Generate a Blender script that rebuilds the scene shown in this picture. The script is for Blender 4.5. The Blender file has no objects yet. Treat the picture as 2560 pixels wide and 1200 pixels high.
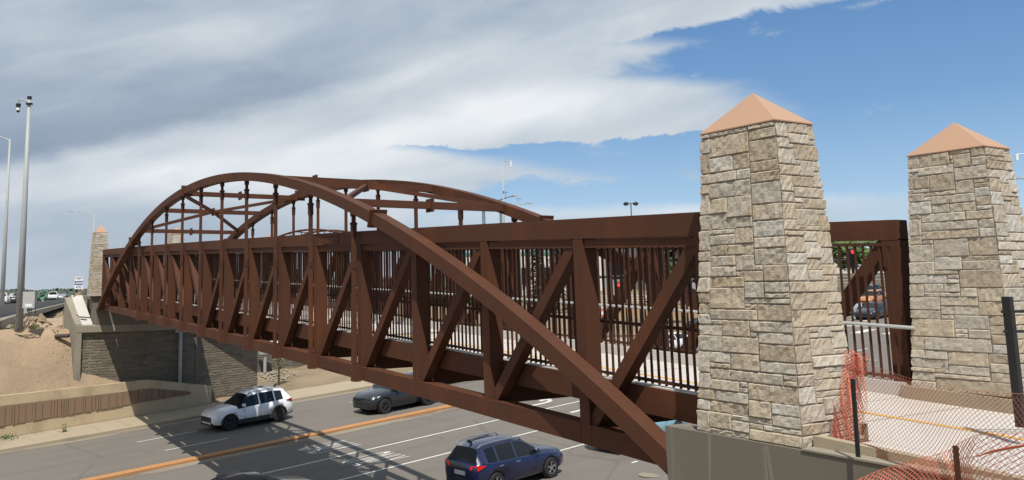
import bpy, math, random
from mathutils import Vector, Matrix
R = math.radians
random.seed(7)
scn = bpy.context.scene
COL = scn.collection
# ------------------------------------------------------------------ camera
S = 2.6                      # length of one truss panel
YAW, PITCH, ROLL = .5044, .1351, .0136
CAM = Vector((-3.4858*S, -2.9942*S, .987*S))
FW = Vector((math.sin(YAW), math.cos(YAW), 0)); RT = Vector((math.cos(YAW), -math.sin(YAW), 0)); UP = Vector((0, 0, 1))
CF = FW*math.cos(PITCH) + UP*math.sin(PITCH); U2 = UP*math.cos(PITCH) - FW*math.sin(PITCH)
CR = RT*math.cos(ROLL) - U2*math.sin(ROLL); CU = U2*math.cos(ROLL) + RT*math.sin(ROLL)
FPX, CX, CY = 2108.81, 983.05, 427.91
cam_d = bpy.data.cameras.new('camera'); cam = bpy.data.objects.new('camera', cam_d); COL.objects.link(cam)
cam.matrix_world = Matrix(((CR.x, CU.x, -CF.x, CAM.x), (CR.y, CU.y, -CF.y, CAM.y), (CR.z, CU.z, -CF.z, CAM.z), (0, 0, 0, 1)))
cam_d.sensor_width = 36; cam_d.lens = 36*FPX/2560
cam_d.shift_x = (1280-CX)/2560; cam_d.shift_y = (CY-600)/2560
cam_d.clip_end = 9000; cam_d.clip_start = .1
scn.camera = cam
scn.render.resolution_x = 1024; scn.render.resolution_y = 480
def at(x, y, D):             # world point seen at photo pixel (x, y) at depth D metres
    return CAM + ((x-CX)/FPX*CR - (y-CY)/FPX*CU + CF)*D
# ------------------------------------------------------------------ light
SUN = Vector((-.30, -.52, 1)).normalized()       # direction towards the sun
sl = bpy.data.lights.new('sun', 'SUN'); sl.energy = 4.4; sl.angle = R(.6); sl.color = (1, .94, .84)
so = bpy.data.objects.new('sun', sl); COL.objects.link(so)
so.rotation_euler = SUN.to_track_quat('Z', 'Y').to_euler()
scn.view_settings.view_transform = 'Standard'; scn.view_settings.look = 'None'
scn.view_settings.exposure = .25; scn.view_settings.gamma = 1
scn.render.engine = 'CYCLES'

class NT:                    # small node helper
    def __init__(s, tree): s.t = tree; s.n = tree.nodes; s.l = tree.links
    def new(s, typ, **kw):
        n = s.n.new(typ)
        for k, v in kw.items(): setattr(n, k, v)
        return n
    def con(s, val, inp):
        if hasattr(val, 'node'): s.l.new(val, inp)
        elif isinstance(val, (tuple, list)): inp.default_value = tuple(val)+((1,) if len(val) == 3 and len(inp.default_value) == 4 else ())
        else: inp.default_value = val
    def m(s, op, a, b=0, c=0, clamp=False):
        n = s.new('ShaderNodeMath', operation=op, use_clamp=clamp)
        s.con(a, n.inputs[0]); s.con(b, n.inputs[1]); s.con(c, n.inputs[2]); return n.outputs[0]
    def mix(s, f, a, b, mode='MIX'):
        n = s.new('ShaderNodeMix', data_type='RGBA', blend_type=mode)
        s.con(f, n.inputs[0]); s.con(a, n.inputs[6]); s.con(b, n.inputs[7]); return n.outputs[2]
    def ramp(s, f, pts):
        n = s.new('ShaderNodeValToRGB'); e = n.color_ramp.elements
        while len(e) < len(pts): e.new(.5)
        for i, (p, c) in enumerate(pts):
            e[i].position = p; e[i].color = (c, c, c, 1) if not isinstance(c, (tuple, list)) else tuple(c)+(1,)
        s.con(f, n.inputs[0]); return n.outputs[0]
    def sm(s, x, a, b):      # smoothstep
        n = s.new('ShaderNodeMapRange', interpolation_type='SMOOTHSTEP')
        s.con(x, n.inputs[0]); s.con(a, n.inputs[1]); s.con(b, n.inputs[2]); return n.outputs[0]
    def noise(s, vec, scale, detail=4, rough=.55, dist=0):
        n = s.new('ShaderNodeTexNoise'); s.con(vec, n.inputs['Vector']); n.inputs['Scale'].default_value = scale
        n.inputs['Detail'].default_value = detail; n.inputs['Roughness'].default_value = rough; n.inputs['Distortion'].default_value = dist
        return n.outputs[0]
    def comb(s, x, y, z):
        n = s.new('ShaderNodeCombineXYZ'); s.con(x, n.inputs[0]); s.con(y, n.inputs[1]); s.con(z, n.inputs[2]); return n.outputs[0]

# ------------------------------------------------------------------ sky
w = bpy.data.worlds.new('World'); scn.world = w; w.use_nodes = True
N = NT(w.node_tree); N.n.clear()
out = N.new('ShaderNodeOutputWorld'); bg = N.new('ShaderNodeBackground'); N.l.new(bg.outputs[0], out.inputs[0])
sky = N.new('ShaderNodeTexSky', sky_type='NISHITA'); sky.sun_disc = False
sky.sun_elevation = math.asin(SUN.z); sky.sun_rotation = math.atan2(SUN.x, SUN.y)
sky.air_density = 1.0; sky.dust_density = .6; sky.ozone_density = 2.2; sky.altitude = 1600
tc = N.new('ShaderNodeTexCoord'); sp = N.new('ShaderNodeSeparateXYZ'); N.l.new(tc.outputs['Generated'], sp.inputs[0])
dx, dy, dz = sp.outputs
az = N.m('MULTIPLY', N.m('ARCTAN2', dx, dy), 57.2958)
el = N.m('MULTIPLY', N.m('ARCSINE', N.m('MAXIMUM', dz, -.1)), 57.2958)
# cloud coordinates in degrees, stretched along the wind
ca, sa = math.cos(R(20)), math.sin(R(20))
uu = N.m('ADD', N.m('MULTIPLY', az, ca*.045), N.m('MULTIPLY', el, sa*.07))
vv = N.m('SUBTRACT', N.m('MULTIPLY', el, ca*.16), N.m('MULTIPLY', az, sa*.11))
P1 = N.comb(uu, vv, 3.7)
n1 = N.noise(P1, 1.0, 3, .5, .25); n2 = N.noise(P1, 2.6, 5, .52, .4)
P2 = N.comb(N.m('MULTIPLY', az, .14), N.m('MULTIPLY', el, .3), 9.1)
n3 = N.noise(P2, 1.6, 7, .62, .35)
n3s = N.m('SUBTRACT', n3, .5)
# edge of the cloud deck: azimuth of the edge for every elevation
fc = N.new('ShaderNodeFloatCurve'); cv = fc.mapping.curves[0]
EDGE = [(-2, 33), (3.2, 33), (5.4, 34), (6.2, 35), (6.7, 38), (7.15, 42.6), (7.9, 39.2), (8.6, 36.5), (9.15, 32.5), (9.55, 47.5), (9.7, 56), (11, 54.3), (12.3, 53), (13.5, 46.5), (14.3, 48), (15, 50.5), (15.8, 46.8), (16.6, 56), (17.4, 63), (19, 78), (24, 130)]
pts = [((e+2)/26, a/130) for e, a in EDGE]
cv.points[0].location = pts[0]; cv.points[1].location = pts[-1]
for p in pts[1:-1]: cv.points.new(*p)
for p in cv.points: p.handle_type = 'VECTOR'
fc.mapping.update()
N.l.new(N.m('DIVIDE', N.m('ADD', N.m('ADD', el, N.m('MULTIPLY', n3s, 2.2)), 2), 26, clamp=True), fc.inputs[1])
B = N.m('MULTIPLY', fc.outputs[0], 130)
d = N.m('ADD', N.m('SUBTRACT', B, az), N.m('MULTIPLY', n3s, 9))
mask = N.m('MULTIPLY', N.sm(d, -1.6, 5.2), 1.0)
mask = N.m('MULTIPLY', mask, N.m('ADD', .86, N.m('MULTIPLY', n2, .22)), clamp=True)
# low white band on the right and thin veil by the horizon
band = N.m('MULTIPLY', N.sm(N.m('ADD', el, N.m('MULTIPLY', n3s, 1.5)), 5.3, 4.5), N.m('MULTIPLY', N.sm(az, 70, 50), .72))
veil = N.m('MULTIPLY', N.sm(el, 4.6, .2), .42)
wisp = N.m('MULTIPLY', N.m('MULTIPLY', N.sm(n3, .56, .72), N.sm(d, -12, -1)), .55)
mask = N.m('MAXIMUM', mask, N.m('MAXIMUM', N.m('MAXIMUM', band, veil), wisp))
# brightness of the clouds: a dark sheet upper left, white towards the edge
def blob(a0, e0, ra, re, rot=0):
    c, s_ = math.cos(R(rot)), math.sin(R(rot))
    x = N.m('SUBTRACT', az, a0); y = N.m('SUBTRACT', el, e0)
    X = N.m('DIVIDE', N.m('ADD', N.m('MULTIPLY', x, c), N.m('MULTIPLY', y, s_)), ra)
    Y = N.m('DIVIDE', N.m('SUBTRACT', N.m('MULTIPLY', y, c), N.m('MULTIPLY', x, s_)), re)
    r2 = N.m('ADD', N.m('MULTIPLY', X, X), N.m('MULTIPLY', Y, Y))
    return N.m('POWER', 2.718, N.m('MULTIPLY', r2, -1))
tt_ = N.m('ADD', N.m('SUBTRACT', el, N.m('ADD', 6.5, N.m('MULTIPLY', az, .262))), N.m('ADD', N.m('MULTIPLY', n3s, 1.6), N.m('MULTIPLY', N.m('SUBTRACT', n1, .5), 1.6)))
dark = N.m('MULTIPLY', N.m('MULTIPLY', N.sm(tt_, -.5, 1.1), N.m('POWER', 2.718, N.m('MULTIPLY', N.m('MAXIMUM', tt_, 0), -.17))), N.m('ADD', .28, N.m('MULTIPLY', N.sm(az, 36, 10), .72)))
dark = N.m('ADD', dark, N.m('MULTIPLY', blob(12, 3.2, 24, 3.0, 0), .24))
lite = N.m('ADD', blob(39, 12.0, 8, 1.7, 4), N.m('ADD', N.m('MULTIPLY', blob(25, 9.6, 15, 1.6, 9), .8), N.m('MULTIPLY', blob(47, 4.7, 17, .9, 0), .8)))
lite = N.m('ADD', lite, N.m('MULTIPLY', blob(17, 17, 8, 1.4, 8), .55))
lite = N.m('ADD', lite, N.m('ADD', N.m('MULTIPLY', blob(22, 7.0, 15, 1.8, 3), .6), N.m('MULTIPLY', blob(33, 15.5, 10, 1.2, 10), .4)))
br = N.m('ADD', N.m('SUBTRACT', N.m('MULTIPLY', lite, .38), N.m('MULTIPLY', dark, .50)), N.m('ADD', .54, N.m('ADD', N.m('MULTIPLY', N.m('SUBTRACT', n1, .5), .45), N.m('MULTIPLY', N.m('SUBTRACT', n2, .5), .40))))
cc = N.ramp(br, [(0, (.20, .255, .34)), (.28, (.29, .35, .435)), (.58, (.47, .525, .58)), (.95, (.72, .745, .765))])
skyc = N.mix(1, sky.outputs[0], (.122, .118, .112), 'MULTIPLY')
deep = N.ramp(N.m('DIVIDE', el, 24, clamp=True), [(0, (.46, .58, .68)), (.2, (.30, .46, .64)), (.45, (.145, .30, .53)), (.8, (.075, .195, .42))])
skyc = N.mix(.8, skyc, deep)
col = N.mix(mask, skyc, cc)
N.l.new(col, bg.inputs[0]); bg.inputs[1].default_value = 1.0

# ------------------------------------------------------------------ materials
MAT = {}
def mat(name, color, rough=.7, metal=0, var=.0, vscale=3, bump=0, bscale=20, color2=None, c2t=(.5, .65), c2scale=2, coat=0, spec=.5, stretch=(1, 1, 1), emit=None, island=None):
    m = bpy.data.materials.new(name); m.use_nodes = True; T = NT(m.node_tree); b = T.n['Principled BSDF']
    tcn = T.new('ShaderNodeTexCoord'); mp = T.new('ShaderNodeMapping'); T.l.new(tcn.outputs['Object'], mp.inputs[0]); mp.inputs['Scale'].default_value = stretch
    v = mp.outputs[0]; c = color
    if island:
        g = T.new('ShaderNodeNewGeometry'); c = T.ramp(g.outputs['Random Per Island'], island)
    if color2: c = T.mix(T.sm(T.noise(v, c2scale, 6, .6), *c2t), c, color2)
    if var:
        f = T.m('ADD', 1-var, T.m('MULTIPLY', T.noise(v, vscale, 8, .65), 2*var))
        c = T.mix(1, c, T.comb(f, f, f), 'MULTIPLY')
    T.con(c, b.inputs['Base Color'])
    b.inputs['Roughness'].default_value = rough; b.inputs['Metallic'].default_value = metal
    b.inputs['Coat Weight'].default_value = coat; b.inputs['Specular IOR Level'].default_value = spec
    if bump:
        bn = T.new('ShaderNodeBump'); bn.inputs['Strength'].default_value = bump; bn.inputs['Distance'].default_value = .02
        T.l.new(T.noise(v, bscale, 6, .6), bn.inputs['Height']); T.l.new(bn.outputs[0], b.inputs['Normal'])
    if emit: b.inputs['Emission Color'].default_value = tuple(emit[:3])+(1,); b.inputs['Emission Strength'].default_value = emit[3]
    MAT[name] = m; return m
mat('rust', (.078, .031, .0175), .72, 0, .18, 1.6, .3, 40, (.125, .044, .0165), (.48, .80), .9, spec=.22, stretch=(1, 1, .35))
mat('rust_dark', (.062, .026, .016), .7, 0, .2, 2, .2, 40, spec=.22, stretch=(1, 1, .3))
mat('drip', (.18, .17, .145), .85, 0, .2, 8)
mat('rust_seam', (.11, .045, .028), .7, spec=.2)
mat('stone', (.4, .35, .3), .9, 0, .22, 4, .8, 26, (.45, .36, .23), (.56, .75), 2.2, island=[(0, (.33, .275, .205)), (.25, (.415, .35, .265)), (.5, (.39, .355, .30)), (.72, (.46, .41, .335)), (.88, (.455, .435, .39)), (1, (.42, .34, .235))])
mat('mortar', (.23, .19, .15), .95, 0, .2, 8, .4, 30)
mat('cap', (.385, .238, .16), .8, 0, .09, 1.6, .15, 30, (.33, .215, .155), (.55, .75), 1.3, stretch=(1, 1, .4))
mat('concrete', (.25, .225, .175), .85, 0, .16, 1.1, .2, 30, (.18, .165, .14), (.5, .7), .8, stretch=(1, 1, .35))
mat('concrete_grey', (.142, .125, .099), .85, 0, .12, .9, .15, 25, (.19, .175, .15), (.55, .66), 1.6, stretch=(1.6, 1.6, .07))
mat('concrete_light', (.47, .45, .42), .85, 0, .10, 1.5, .15, 30)
mat('deck', (.50, .47, .44), .85, 0, .09, 1.5, .15, 40)
mat('tan_wall', (.43, .345, .225), .85, 0, .10, 1.2, .15, 30, (.33, .25, .16), (.5, .7), .7, stretch=(1, 1, .6))
mat('brown_panel', (.205, .135, .09), .85, 0, .12, 3, .3, 30)
mat('asphalt', (.150, .137, .122), .9, 0, .13, .5, .35, 60, (.122, .112, .102), (.45, .65), .12, stretch=(.25, 1, 1))
mat('sidewalk', (.33, .275, .195), .9, 0, .12, 1.2, .2, 30, (.26, .22, .17), (.5, .7), .5)
mat('gutter', (.24, .205, .155), .9, 0, .2, 2, .2, 30, (.13, .11, .09), (.5, .65), 1.6, stretch=(.2, 1, 1))
mat('white_paint', (.56, .55, .52), .7, 0, .12, 6, 0, 10, (.3, .28, .26), (.58, .75), 7)
mat('yellow_paint', (.62, .36, .09), .7, 0, .1, 5)
mat('orange_paint', (.40, .195, .075), .75, 0, .14, 2, 0, 10, (.28, .15, .07), (.6, .75), 3)
mat('galv', (.34, .355, .36), .55, .0, .10, 2)
mat('galv_light', (.42, .43, .42), .5, .2, .08, 2)
mat('dark_metal', (.02, .021, .023), .5, .2)
mat('black', (.012, .012, .013), .5)
mat('wood', (.40, .29, .18), .85, 0, .2, 4)
mat('orange_plastic', (.62, .165, .09), .6)
mat('net_dark', (.10, .035, .022), .6)
mat('rubber', (.018, .018, .018), .85)
mat('rim', (.42, .43, .45), .3, .8)
mat('rim_dark', (.06, .062, .066), .4, .6)
mat('glass', (.010, .013, .016), .10, 0, spec=.38)
mat('glass_lite', (.10, .13, .15), .08, 0, spec=.9)
mat('trim', (.022, .022, .024), .6)
mat('headlamp', (.62, .65, .68), .15, .2)
mat('tail', (.36, .012, .015), .25)
mat('tail_on', (.5, .01, .012), .25, emit=(1, .03, .03, .25))
mat('red_signal', (.6, .02, .02), .3, emit=(1, .03, .03, 2))
for nm, c in dict(white=(.78, .79, .80), grey=(.014, .016, .020), blue=(.006, .011, .050), lightblue=(.20, .36, .44), black=(.012, .014, .018), silver=(.42, .46, .50), tan=(.42, .17, .06), navy=(.012, .016, .035), slate=(.11, .14, .18), green=(.05, .35, .24), red=(.4, .02, .02)).items():
    mat('paint_'+nm, c, .3, .0, coat=.7)
mat('bark', (.07, .05, .035), .95, 0, .3, 6)
mat('leaf_green', (.075, .125, .035), .8, 0, .45, 1.2)
mat('leaf_mid', (.05, .085, .028), .85, 0, .4, 1.2)
mat('leaf_dark', (.022, .038, .022), .85, 0, .4, 1.2)
mat('leaf_far', (.062, .078, .058), .9, 0, .2, .02)
mat('leaf_dry', (.12, .125, .06), .9, 0, .4, 2)
mat('white_wall', (.55, .54, .51), .85, 0, .05, 1)
mat('grey_wall', (.30, .30, .31), .85, 0, .05, 1)
mat('brown_wall', (.10, .075, .062), .85, 0, .1, 1)
mat('roof', (.16, .155, .15), .9)
mat('sign_white', (.7, .72, .74), .6); mat('sign_blue', (.015, .04, .19), .6); mat('sign_red', (.5, .04, .04), .6)
mat('teal', (.05, .25, .19), .6)
mat('pipe', (.33, .34, .34), .5)
mat('slate_metal', (.06, .085, .10), .5, .3)
mat('asphalt_light', (.2, .19, .18), .9)
mat('barrier_grey', (.22, .22, .215), .85, 0, .12, .6)
mat('net_mid', (.55, .19, .10), .6)
mat('tan_wall2', (.36, .24, .14), .85)
mat('cord', (.05, .035, .028), .7)

def asphalt_mat():
    m = MAT['asphalt']; T = NT(m.node_tree); T.n.clear()
    o_ = T.new('ShaderNodeOutputMaterial'); b = T.new('ShaderNodeBsdfPrincipled'); T.l.new(b.outputs[0], o_.inputs[0])
    g = T.new('ShaderNodeNewGeometry'); s3 = T.new('ShaderNodeSeparateXYZ'); T.l.new(g.outputs['Position'], s3.inputs[0])
    u = T.m('ADD', T.m('MULTIPLY', s3.outputs[0], .9896), T.m('MULTIPLY', s3.outputs[1], .1442)); v = T.m('ADD', T.m('MULTIPLY', s3.outputs[0], -.1442), T.m('MULTIPLY', s3.outputs[1], .9896))
    Pq = T.comb(T.m('MULTIPLY', u, .10), T.m('MULTIPLY', v, 1.0), 0)
    big = T.noise(Pq, .9, 6, .6); fine = T.noise(g.outputs['Position'], 26, 6, .75); mid = T.noise(g.outputs['Position'], 1.1, 7, .65)
    trk = T.m('MULTIPLY', T.m('COSINE', T.m('MULTIPLY', T.m('ADD', v, T.m('MULTIPLY', big, .25)), 6.2832/1.68)), .5)
    f = T.m('ADD', T.m('ADD', .80, T.m('MULTIPLY', big, .20)), T.m('ADD', T.m('MULTIPLY', fine, .16), T.m('MULTIPLY', mid, .12)))
    f = T.m('SUBTRACT', f, T.m('MULTIPLY', trk, .055))
    oil = T.m('MULTIPLY', T.sm(T.noise(Pq, 3.2, 5, .6), .60, .74), .16); f = T.m('SUBTRACT', f, oil)
    vo = T.new('ShaderNodeTexVoronoi', feature='DISTANCE_TO_EDGE'); T.con(T.comb(T.m('ADD', T.m('MULTIPLY', u, .11), T.m('MULTIPLY', mid, .10)), T.m('ADD', T.m('MULTIPLY', v, .20), T.m('MULTIPLY', mid, .16)), 0), vo.inputs['Vector']); vo.inputs['Scale'].default_value = 1.0
    cr_ = T.m('MULTIPLY', T.sm(vo.outputs['Distance'], .010, .004), .16); f = T.m('SUBTRACT', f, cr_)
    c = T.mix(1, (.146, .133, .118), T.comb(f, f, f), 'MULTIPLY'); T.con(c, b.inputs['Base Color']); b.inputs['Roughness'].default_value = .88; b.inputs['Specular IOR Level'].default_value = .3
    bn = T.new('ShaderNodeBump'); bn.inputs['Strength'].default_value = .3; bn.inputs['Distance'].default_value = .01; T.l.new(fine, bn.inputs['Height']); T.l.new(bn.outputs[0], b.inputs['Normal'])
asphalt_mat()
def ground_mat(name, base, second, third=None):
    m = bpy.data.materials.new(name); m.use_nodes = True; T = NT(m.node_tree); b = T.n['Principled BSDF']
    g = T.new('ShaderNodeNewGeometry'); v = g.outputs['Position']
    c = T.mix(T.sm(T.noise(v, .35, 8, .6), .42, .66), base, second)
    if third: c = T.mix(T.sm(T.noise(v, .16, 5, .7), .60, .70), c, third)
    f = T.m('ADD', .60, T.m('ADD', T.m('MULTIPLY', T.noise(v, 3.2, 9, .7), .46), T.m('MULTIPLY', T.noise(v, 11, 7, .8), .34))); c = T.mix(1, c, T.comb(f, f, f), 'MULTIPLY')
    T.con(c, b.inputs['Base Color']); b.inputs['Roughness'].default_value = .95; b.inputs['Specular IOR Level'].default_value = .2
    bn = T.new('ShaderNodeBump'); bn.inputs['Strength'].default_value = .5; bn.inputs['Distance'].default_value = .08
    T.l.new(T.noise(v, 5, 8, .7), bn.inputs['Height']); T.l.new(bn.outputs[0], b.inputs['Normal'])
    MAT[name] = m
ground_mat('dirt', (.355, .265, .18), (.30, .225, .155))
ground_mat('scrub', (.25, .19, .125), (.18, .145, .095), (.12, .12, .06))
ground_mat('plain', (.10, .115, .06), (.14, .14, .085))

# ------------------------------------------------------------------ builders
def tag(o, label=None, cat=None, group=None, kind=None):
    if label: o['label'] = label
    if cat: o['category'] = cat
    if group: o['group'] = group
    if kind: o['kind'] = kind
    return o
def thing(name, loc, label, cat, group=None, rz=0):
    o = bpy.data.objects.new(name, None); COL.objects.link(o); o.location = loc; o.rotation_euler = (0, 0, rz); o.empty_display_size = .3
    return tag(o, label, cat, group)
class MB:
    def __init__(s): s.v = []; s.f = []; s.mi = []
    def face(s, pts, mi=0):
        i = len(s.v); s.v += [tuple(p) for p in pts]; s.f.append(tuple(range(i, i+len(pts)))); s.mi.append(mi)
    def poly(s, verts, faces, mi=0):
        i = len(s.v); s.v += [tuple(p) for p in verts]
        for f in faces: s.f.append(tuple(i+k for k in f)); s.mi.append(mi)
    def box(s, a, b, mi=0):
        (x0, y0, z0), (x1, y1, z1) = a, b
        s.poly([(x0, y0, z0), (x1, y0, z0), (x1, y1, z0), (x0, y1, z0), (x0, y0, z1), (x1, y0, z1), (x1, y1, z1), (x0, y1, z1)],
               [(0, 3, 2, 1), (4, 5, 6, 7), (0, 1, 5, 4), (1, 2, 6, 5), (2, 3, 7, 6), (3, 0, 4, 7)], mi)
    def beam(s, p, q, wd, ht, up=(0, 0, 1), mi=0):       # box section from p to q; wd sideways, ht along up
        p = Vector(p); q = Vector(q); d = (q-p).normalized(); up = Vector(up)
        sd = d.cross(up)
        if sd.length < 1e-4: sd = d.cross(Vector((0, 1, 0)))
        sd.normalize(); u = sd.cross(d).normalized()
        o = [(-wd/2, -ht/2), (wd/2, -ht/2), (wd/2, ht/2), (-wd/2, ht/2)]
        s.poly([p+sd*a+u*b for a, b in o]+[q+sd*a+u*b for a, b in o], [(0, 1, 2, 3), (7, 6, 5, 4), (0, 4, 5, 1), (1, 5, 6, 2), (2, 6, 7, 3), (3, 7, 4, 0)], mi)
    def tube(s, pts, r, n=8, mi=0, cap=True):
        pts = [Vector(p) for p in pts]; rs = r if isinstance(r, (list, tuple)) else [r]*len(pts)
        i0 = len(s.v); ref = None
        for k, p in enumerate(pts):
            d = (pts[min(k+1, len(pts)-1)]-pts[max(k-1, 0)]).normalized()
            if ref is None or abs(d.dot(ref)) > .95: ref = Vector((0, 0, 1)) if abs(d.z) < .9 else Vector((1, 0, 0))
            a = d.cross(ref).normalized(); b = d.cross(a)
            s.v += [tuple(p+(a*math.cos(t)+b*math.sin(t))*rs[k]) for t in [2*math.pi*j/n for j in range(n)]]
        for k in range(len(pts)-1):
            for j in range(n):
                s.f.append((i0+k*n+j, i0+k*n+(j+1) % n, i0+(k+1)*n+(j+1) % n, i0+(k+1)*n+j)); s.mi.append(mi)
        if cap:
            s.f.append(tuple(i0+j for j in range(n))[::-1]); s.mi.append(mi)
            s.f.append(tuple(i0+(len(pts)-1)*n+j for j in range(n))); s.mi.append(mi)
    def grid(s, P, mi=0):                                # P[i][j] points
        i0 = len(s.v); n = len(P[0])
        for r_ in P: s.v += [tuple(p) for p in r_]
        for i in range(len(P)-1):
            for j in range(n-1): s.f.append((i0+i*n+j, i0+i*n+j+1, i0+(i+1)*n+j+1, i0+(i+1)*n+j)); s.mi.append(mi)
    def mesh(s, name, mats, smooth=False):
        me = bpy.data.meshes.new(name); me.from_pydata(s.v, [], s.f)
        for m in (mats if isinstance(mats, (list, tuple)) else [mats]): me.materials.append(MAT[m] if isinstance(m, str) else m)
        me.polygons.foreach_set('material_index', s.mi)
        if smooth: me.polygons.foreach_set('use_smooth', [True]*len(me.polygons))
        me.update(); return me
    def build(s, name, mats, parent=None, smooth=False, bevel=0):
        o = bpy.data.objects.new(name, s.mesh(name, mats, smooth)); COL.objects.link(o)
        if parent is not None:
            o.parent = parent
            o.matrix_parent_inverse = Matrix.Identity(4)
        if bevel:
            b = o.modifiers.new('bevel', 'BEVEL'); b.width = bevel; b.segments = 1; b.limit_method = 'ANGLE'
        return o
def box(name, a, b, m, parent=None, bevel=0):
    M = MB(); M.box(a, b); return M.build(name, m, parent, bevel=bevel)
def children(o): return [c for c in bpy.data.objects if c.parent == o]
def copy_tree(o, parent=None):
    c = o.copy(); COL.objects.link(c)
    if parent is not None: c.parent = parent
    for ch in KIDS.get(o.name, children(o)): copy_tree(ch, c)
    return c
KIDS = {}
def smooth01(x): x = max(0, min(1, x)); return x*x*(3-2*x)
def hnoise(x, y):
    return math.sin(x*1.3+2.1*math.sin(y*.7))*math.cos(y*1.7+1.3*math.sin(x*.9+1))

# ------------------------------------------------------------------ road frame (u along the road, v across, h up)
RD = Vector((.98806, .14398, .0575)).normalized(); RC = Vector((-.1442, .98955, 0)); RN = RD.cross(RC).normalized(); C0 = -5.1739
def road(u, v, h=0): return RD*u + RC*v + RN*C0 + Vector((0, 0, h))
def uv_of(x, y):
    v = x*RC.x+y*RC.y; return (x*RC.y - y*RC.x), v           # horizontal u
def road_z(x, y): return (C0 - RN.x*x - RN.y*y)/RN.z
USC = math.hypot(RD.x, RD.y)

def plane_z(x, y):                                        # road plane, levelled far away
    u, v = uv_of(x, y); uc = max(-60, min(115, u)); vc = max(-60, min(160, v))
    p = RD*(uc/USC)+RC*vc+RN*C0
    return p.z + (vc-v)*0
def terrain_z(x, y):
    u, v = uv_of(x, y); z = plane_z(x, y); r = math.hypot(x, y)
    # embankment carrying the highway, beyond the road on the left
    e = .30 + .10*hnoise(x*.25, y*.25) + .05*hnoise(x*1.1, y*.9)
    s_ = 1-smooth01((u-10.2)/2.4)
    t = smooth01((v-42.45)/3.0)
    z1 = (z*(1-t)+e*t)
    # milder slope right of the wall end
    t2 = smooth01((v-42.4)/26); z2 = z + t2*2.1*(1-smooth01((u-30)/25)) + .10*hnoise(x*.8, y*.8)*min(1, max(0, v-42.6))
    z2 = max(z2, z+.0)
    zf = z1*s_+z2*(1-s_) if v > 42.2 else z-.06
    if u > 9 and v > 60 and u < 30: pass
    # camera side bank
    if v < 8:
        t = smooth01((-1.5-v)/5); near = .55
        zf = z*(1-t)+near*t-.06
    # far plain
    k = smooth01((r-260)/500); zf = zf*(1-k)+(-3.0)*k
    return zf

# ------------------------------------------------------------------ ground
def axis(lims):
    a = []
    for lo, hi, st in lims:
        x = lo
        while x < hi-1e-6: a.append(x); x += st
    a.append(lims[-1][1]); return a
ax = axis([(-7000, -1000, 1500), (-1000, -200, 160), (-200, -40, 20), (-40, -8, 2), (-8, 30, .45), (30, 130, 5), (130, 400, 30), (400, 1000, 150), (1000, 7000, 1500)])
ay = axis([(-4000, -400, 900), (-400, -20, 40), (-20, 36, 1.6), (36, 62, .45), (62, 140, 3), (140, 400, 20), (400, 1200, 160), (1200, 8000, 1700)])
G = MB(); G.grid([[(x, y, terrain_z(x, y)) for x in ax] for y in ay])
me_g = G.mesh('ground', ['dirt', 'scrub', 'plain'], True)
for p in me_g.polygons:
    c = p.center; u, v = uv_of(c.x, c.y); r = math.hypot(c.x, c.y)
    p.material_index = 2 if r > 230 else (0 if (u < 11.5 and v > 40) else 1)
og = bpy.data.objects.new('ground', me_g); COL.objects.link(og); tag(og, kind='structure')

def strip(name, u0, u1, v0, v1, h, m, kind='structure', n=None, th=None):
    M = MB(); n = n or max(2, int((u1-u0)/4))
    us = [u0+(u1-u0)*i/n for i in range(n+1)]
    M.grid([[road(u, v0, h) for u in us], [road(u, v1, h) for u in us]][::-1] if False else [[road(u, v0, h) for u in us], [road(u, v1, h) for u in us]])
    if th:
        M.grid([[road(u, v0, h-th) for u in us], [road(u, v0, h) for u in us]]); M.grid([[road(u, v1, h) for u in us], [road(u, v1, h-th) for u in us]])
    o = M.build(name, m); 
    if kind: tag(o, kind=kind)
    return o
strip('road', -60, 115, 8.4, 38.6, 0, 'asphalt')
strip('cross_street', 62, 115, 38.6, 120, .0, 'asphalt', n=8)
strip('gutter', -60, 52, 38.2, 38.82, .006, 'gutter')
strip('sidewalk', -60, 50, 38.82, 41.95, .14, 'sidewalk', th=.2)
strip('kerb', -60, 50, 38.78, 38.98, .146, 'sidewalk', th=.2)
strip('near_gutter', -60, 50, 8.4, 9.0, .006, 'gutter')
# median: painted kerb and stained pan
strip('median_kerb', -60, 48, 29.08, 29.62, .09, 'orange_paint', th=.1)
strip('median_gutter', -60, 48, 28.45, 29.06, .006, 'gutter')
strip('median_gutter_far', -60, 48, 29.64, 29.8, .006, 'gutter')
# markings (one structure object)
K = MB()
def mark(u0, u1, v0, wd, h=.008):
    n = max(1, int((u1-u0)/5))
    us = [u0+(u1-u0)*i/n for i in range(n+1)]
    K.grid([[road(u, v0-wd/2, h) for u in us], [road(u, v0+wd/2, h) for u in us]])
mark(4.0, 52, 24.69, .13); mark(3.4, 52, 21.42, .13)
for u0 in (15.9, 27, 38): mark(u0, u0+2.6 if u0 < 20 else u0+3, 18.05, .12)
mark(16.75, 17.1, 14.64, .12); mark(28, 31, 14.64, .12)
for u0 in (-19, -7, 5.3, 17.95, 30, 42): mark(u0, u0+3.2, 35.35, .10)
for u0 in (-18, -6.4, 5.5, 18.3, 30.2, 42): mark(u0, u0+3.2, 32.3, .10)
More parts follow.
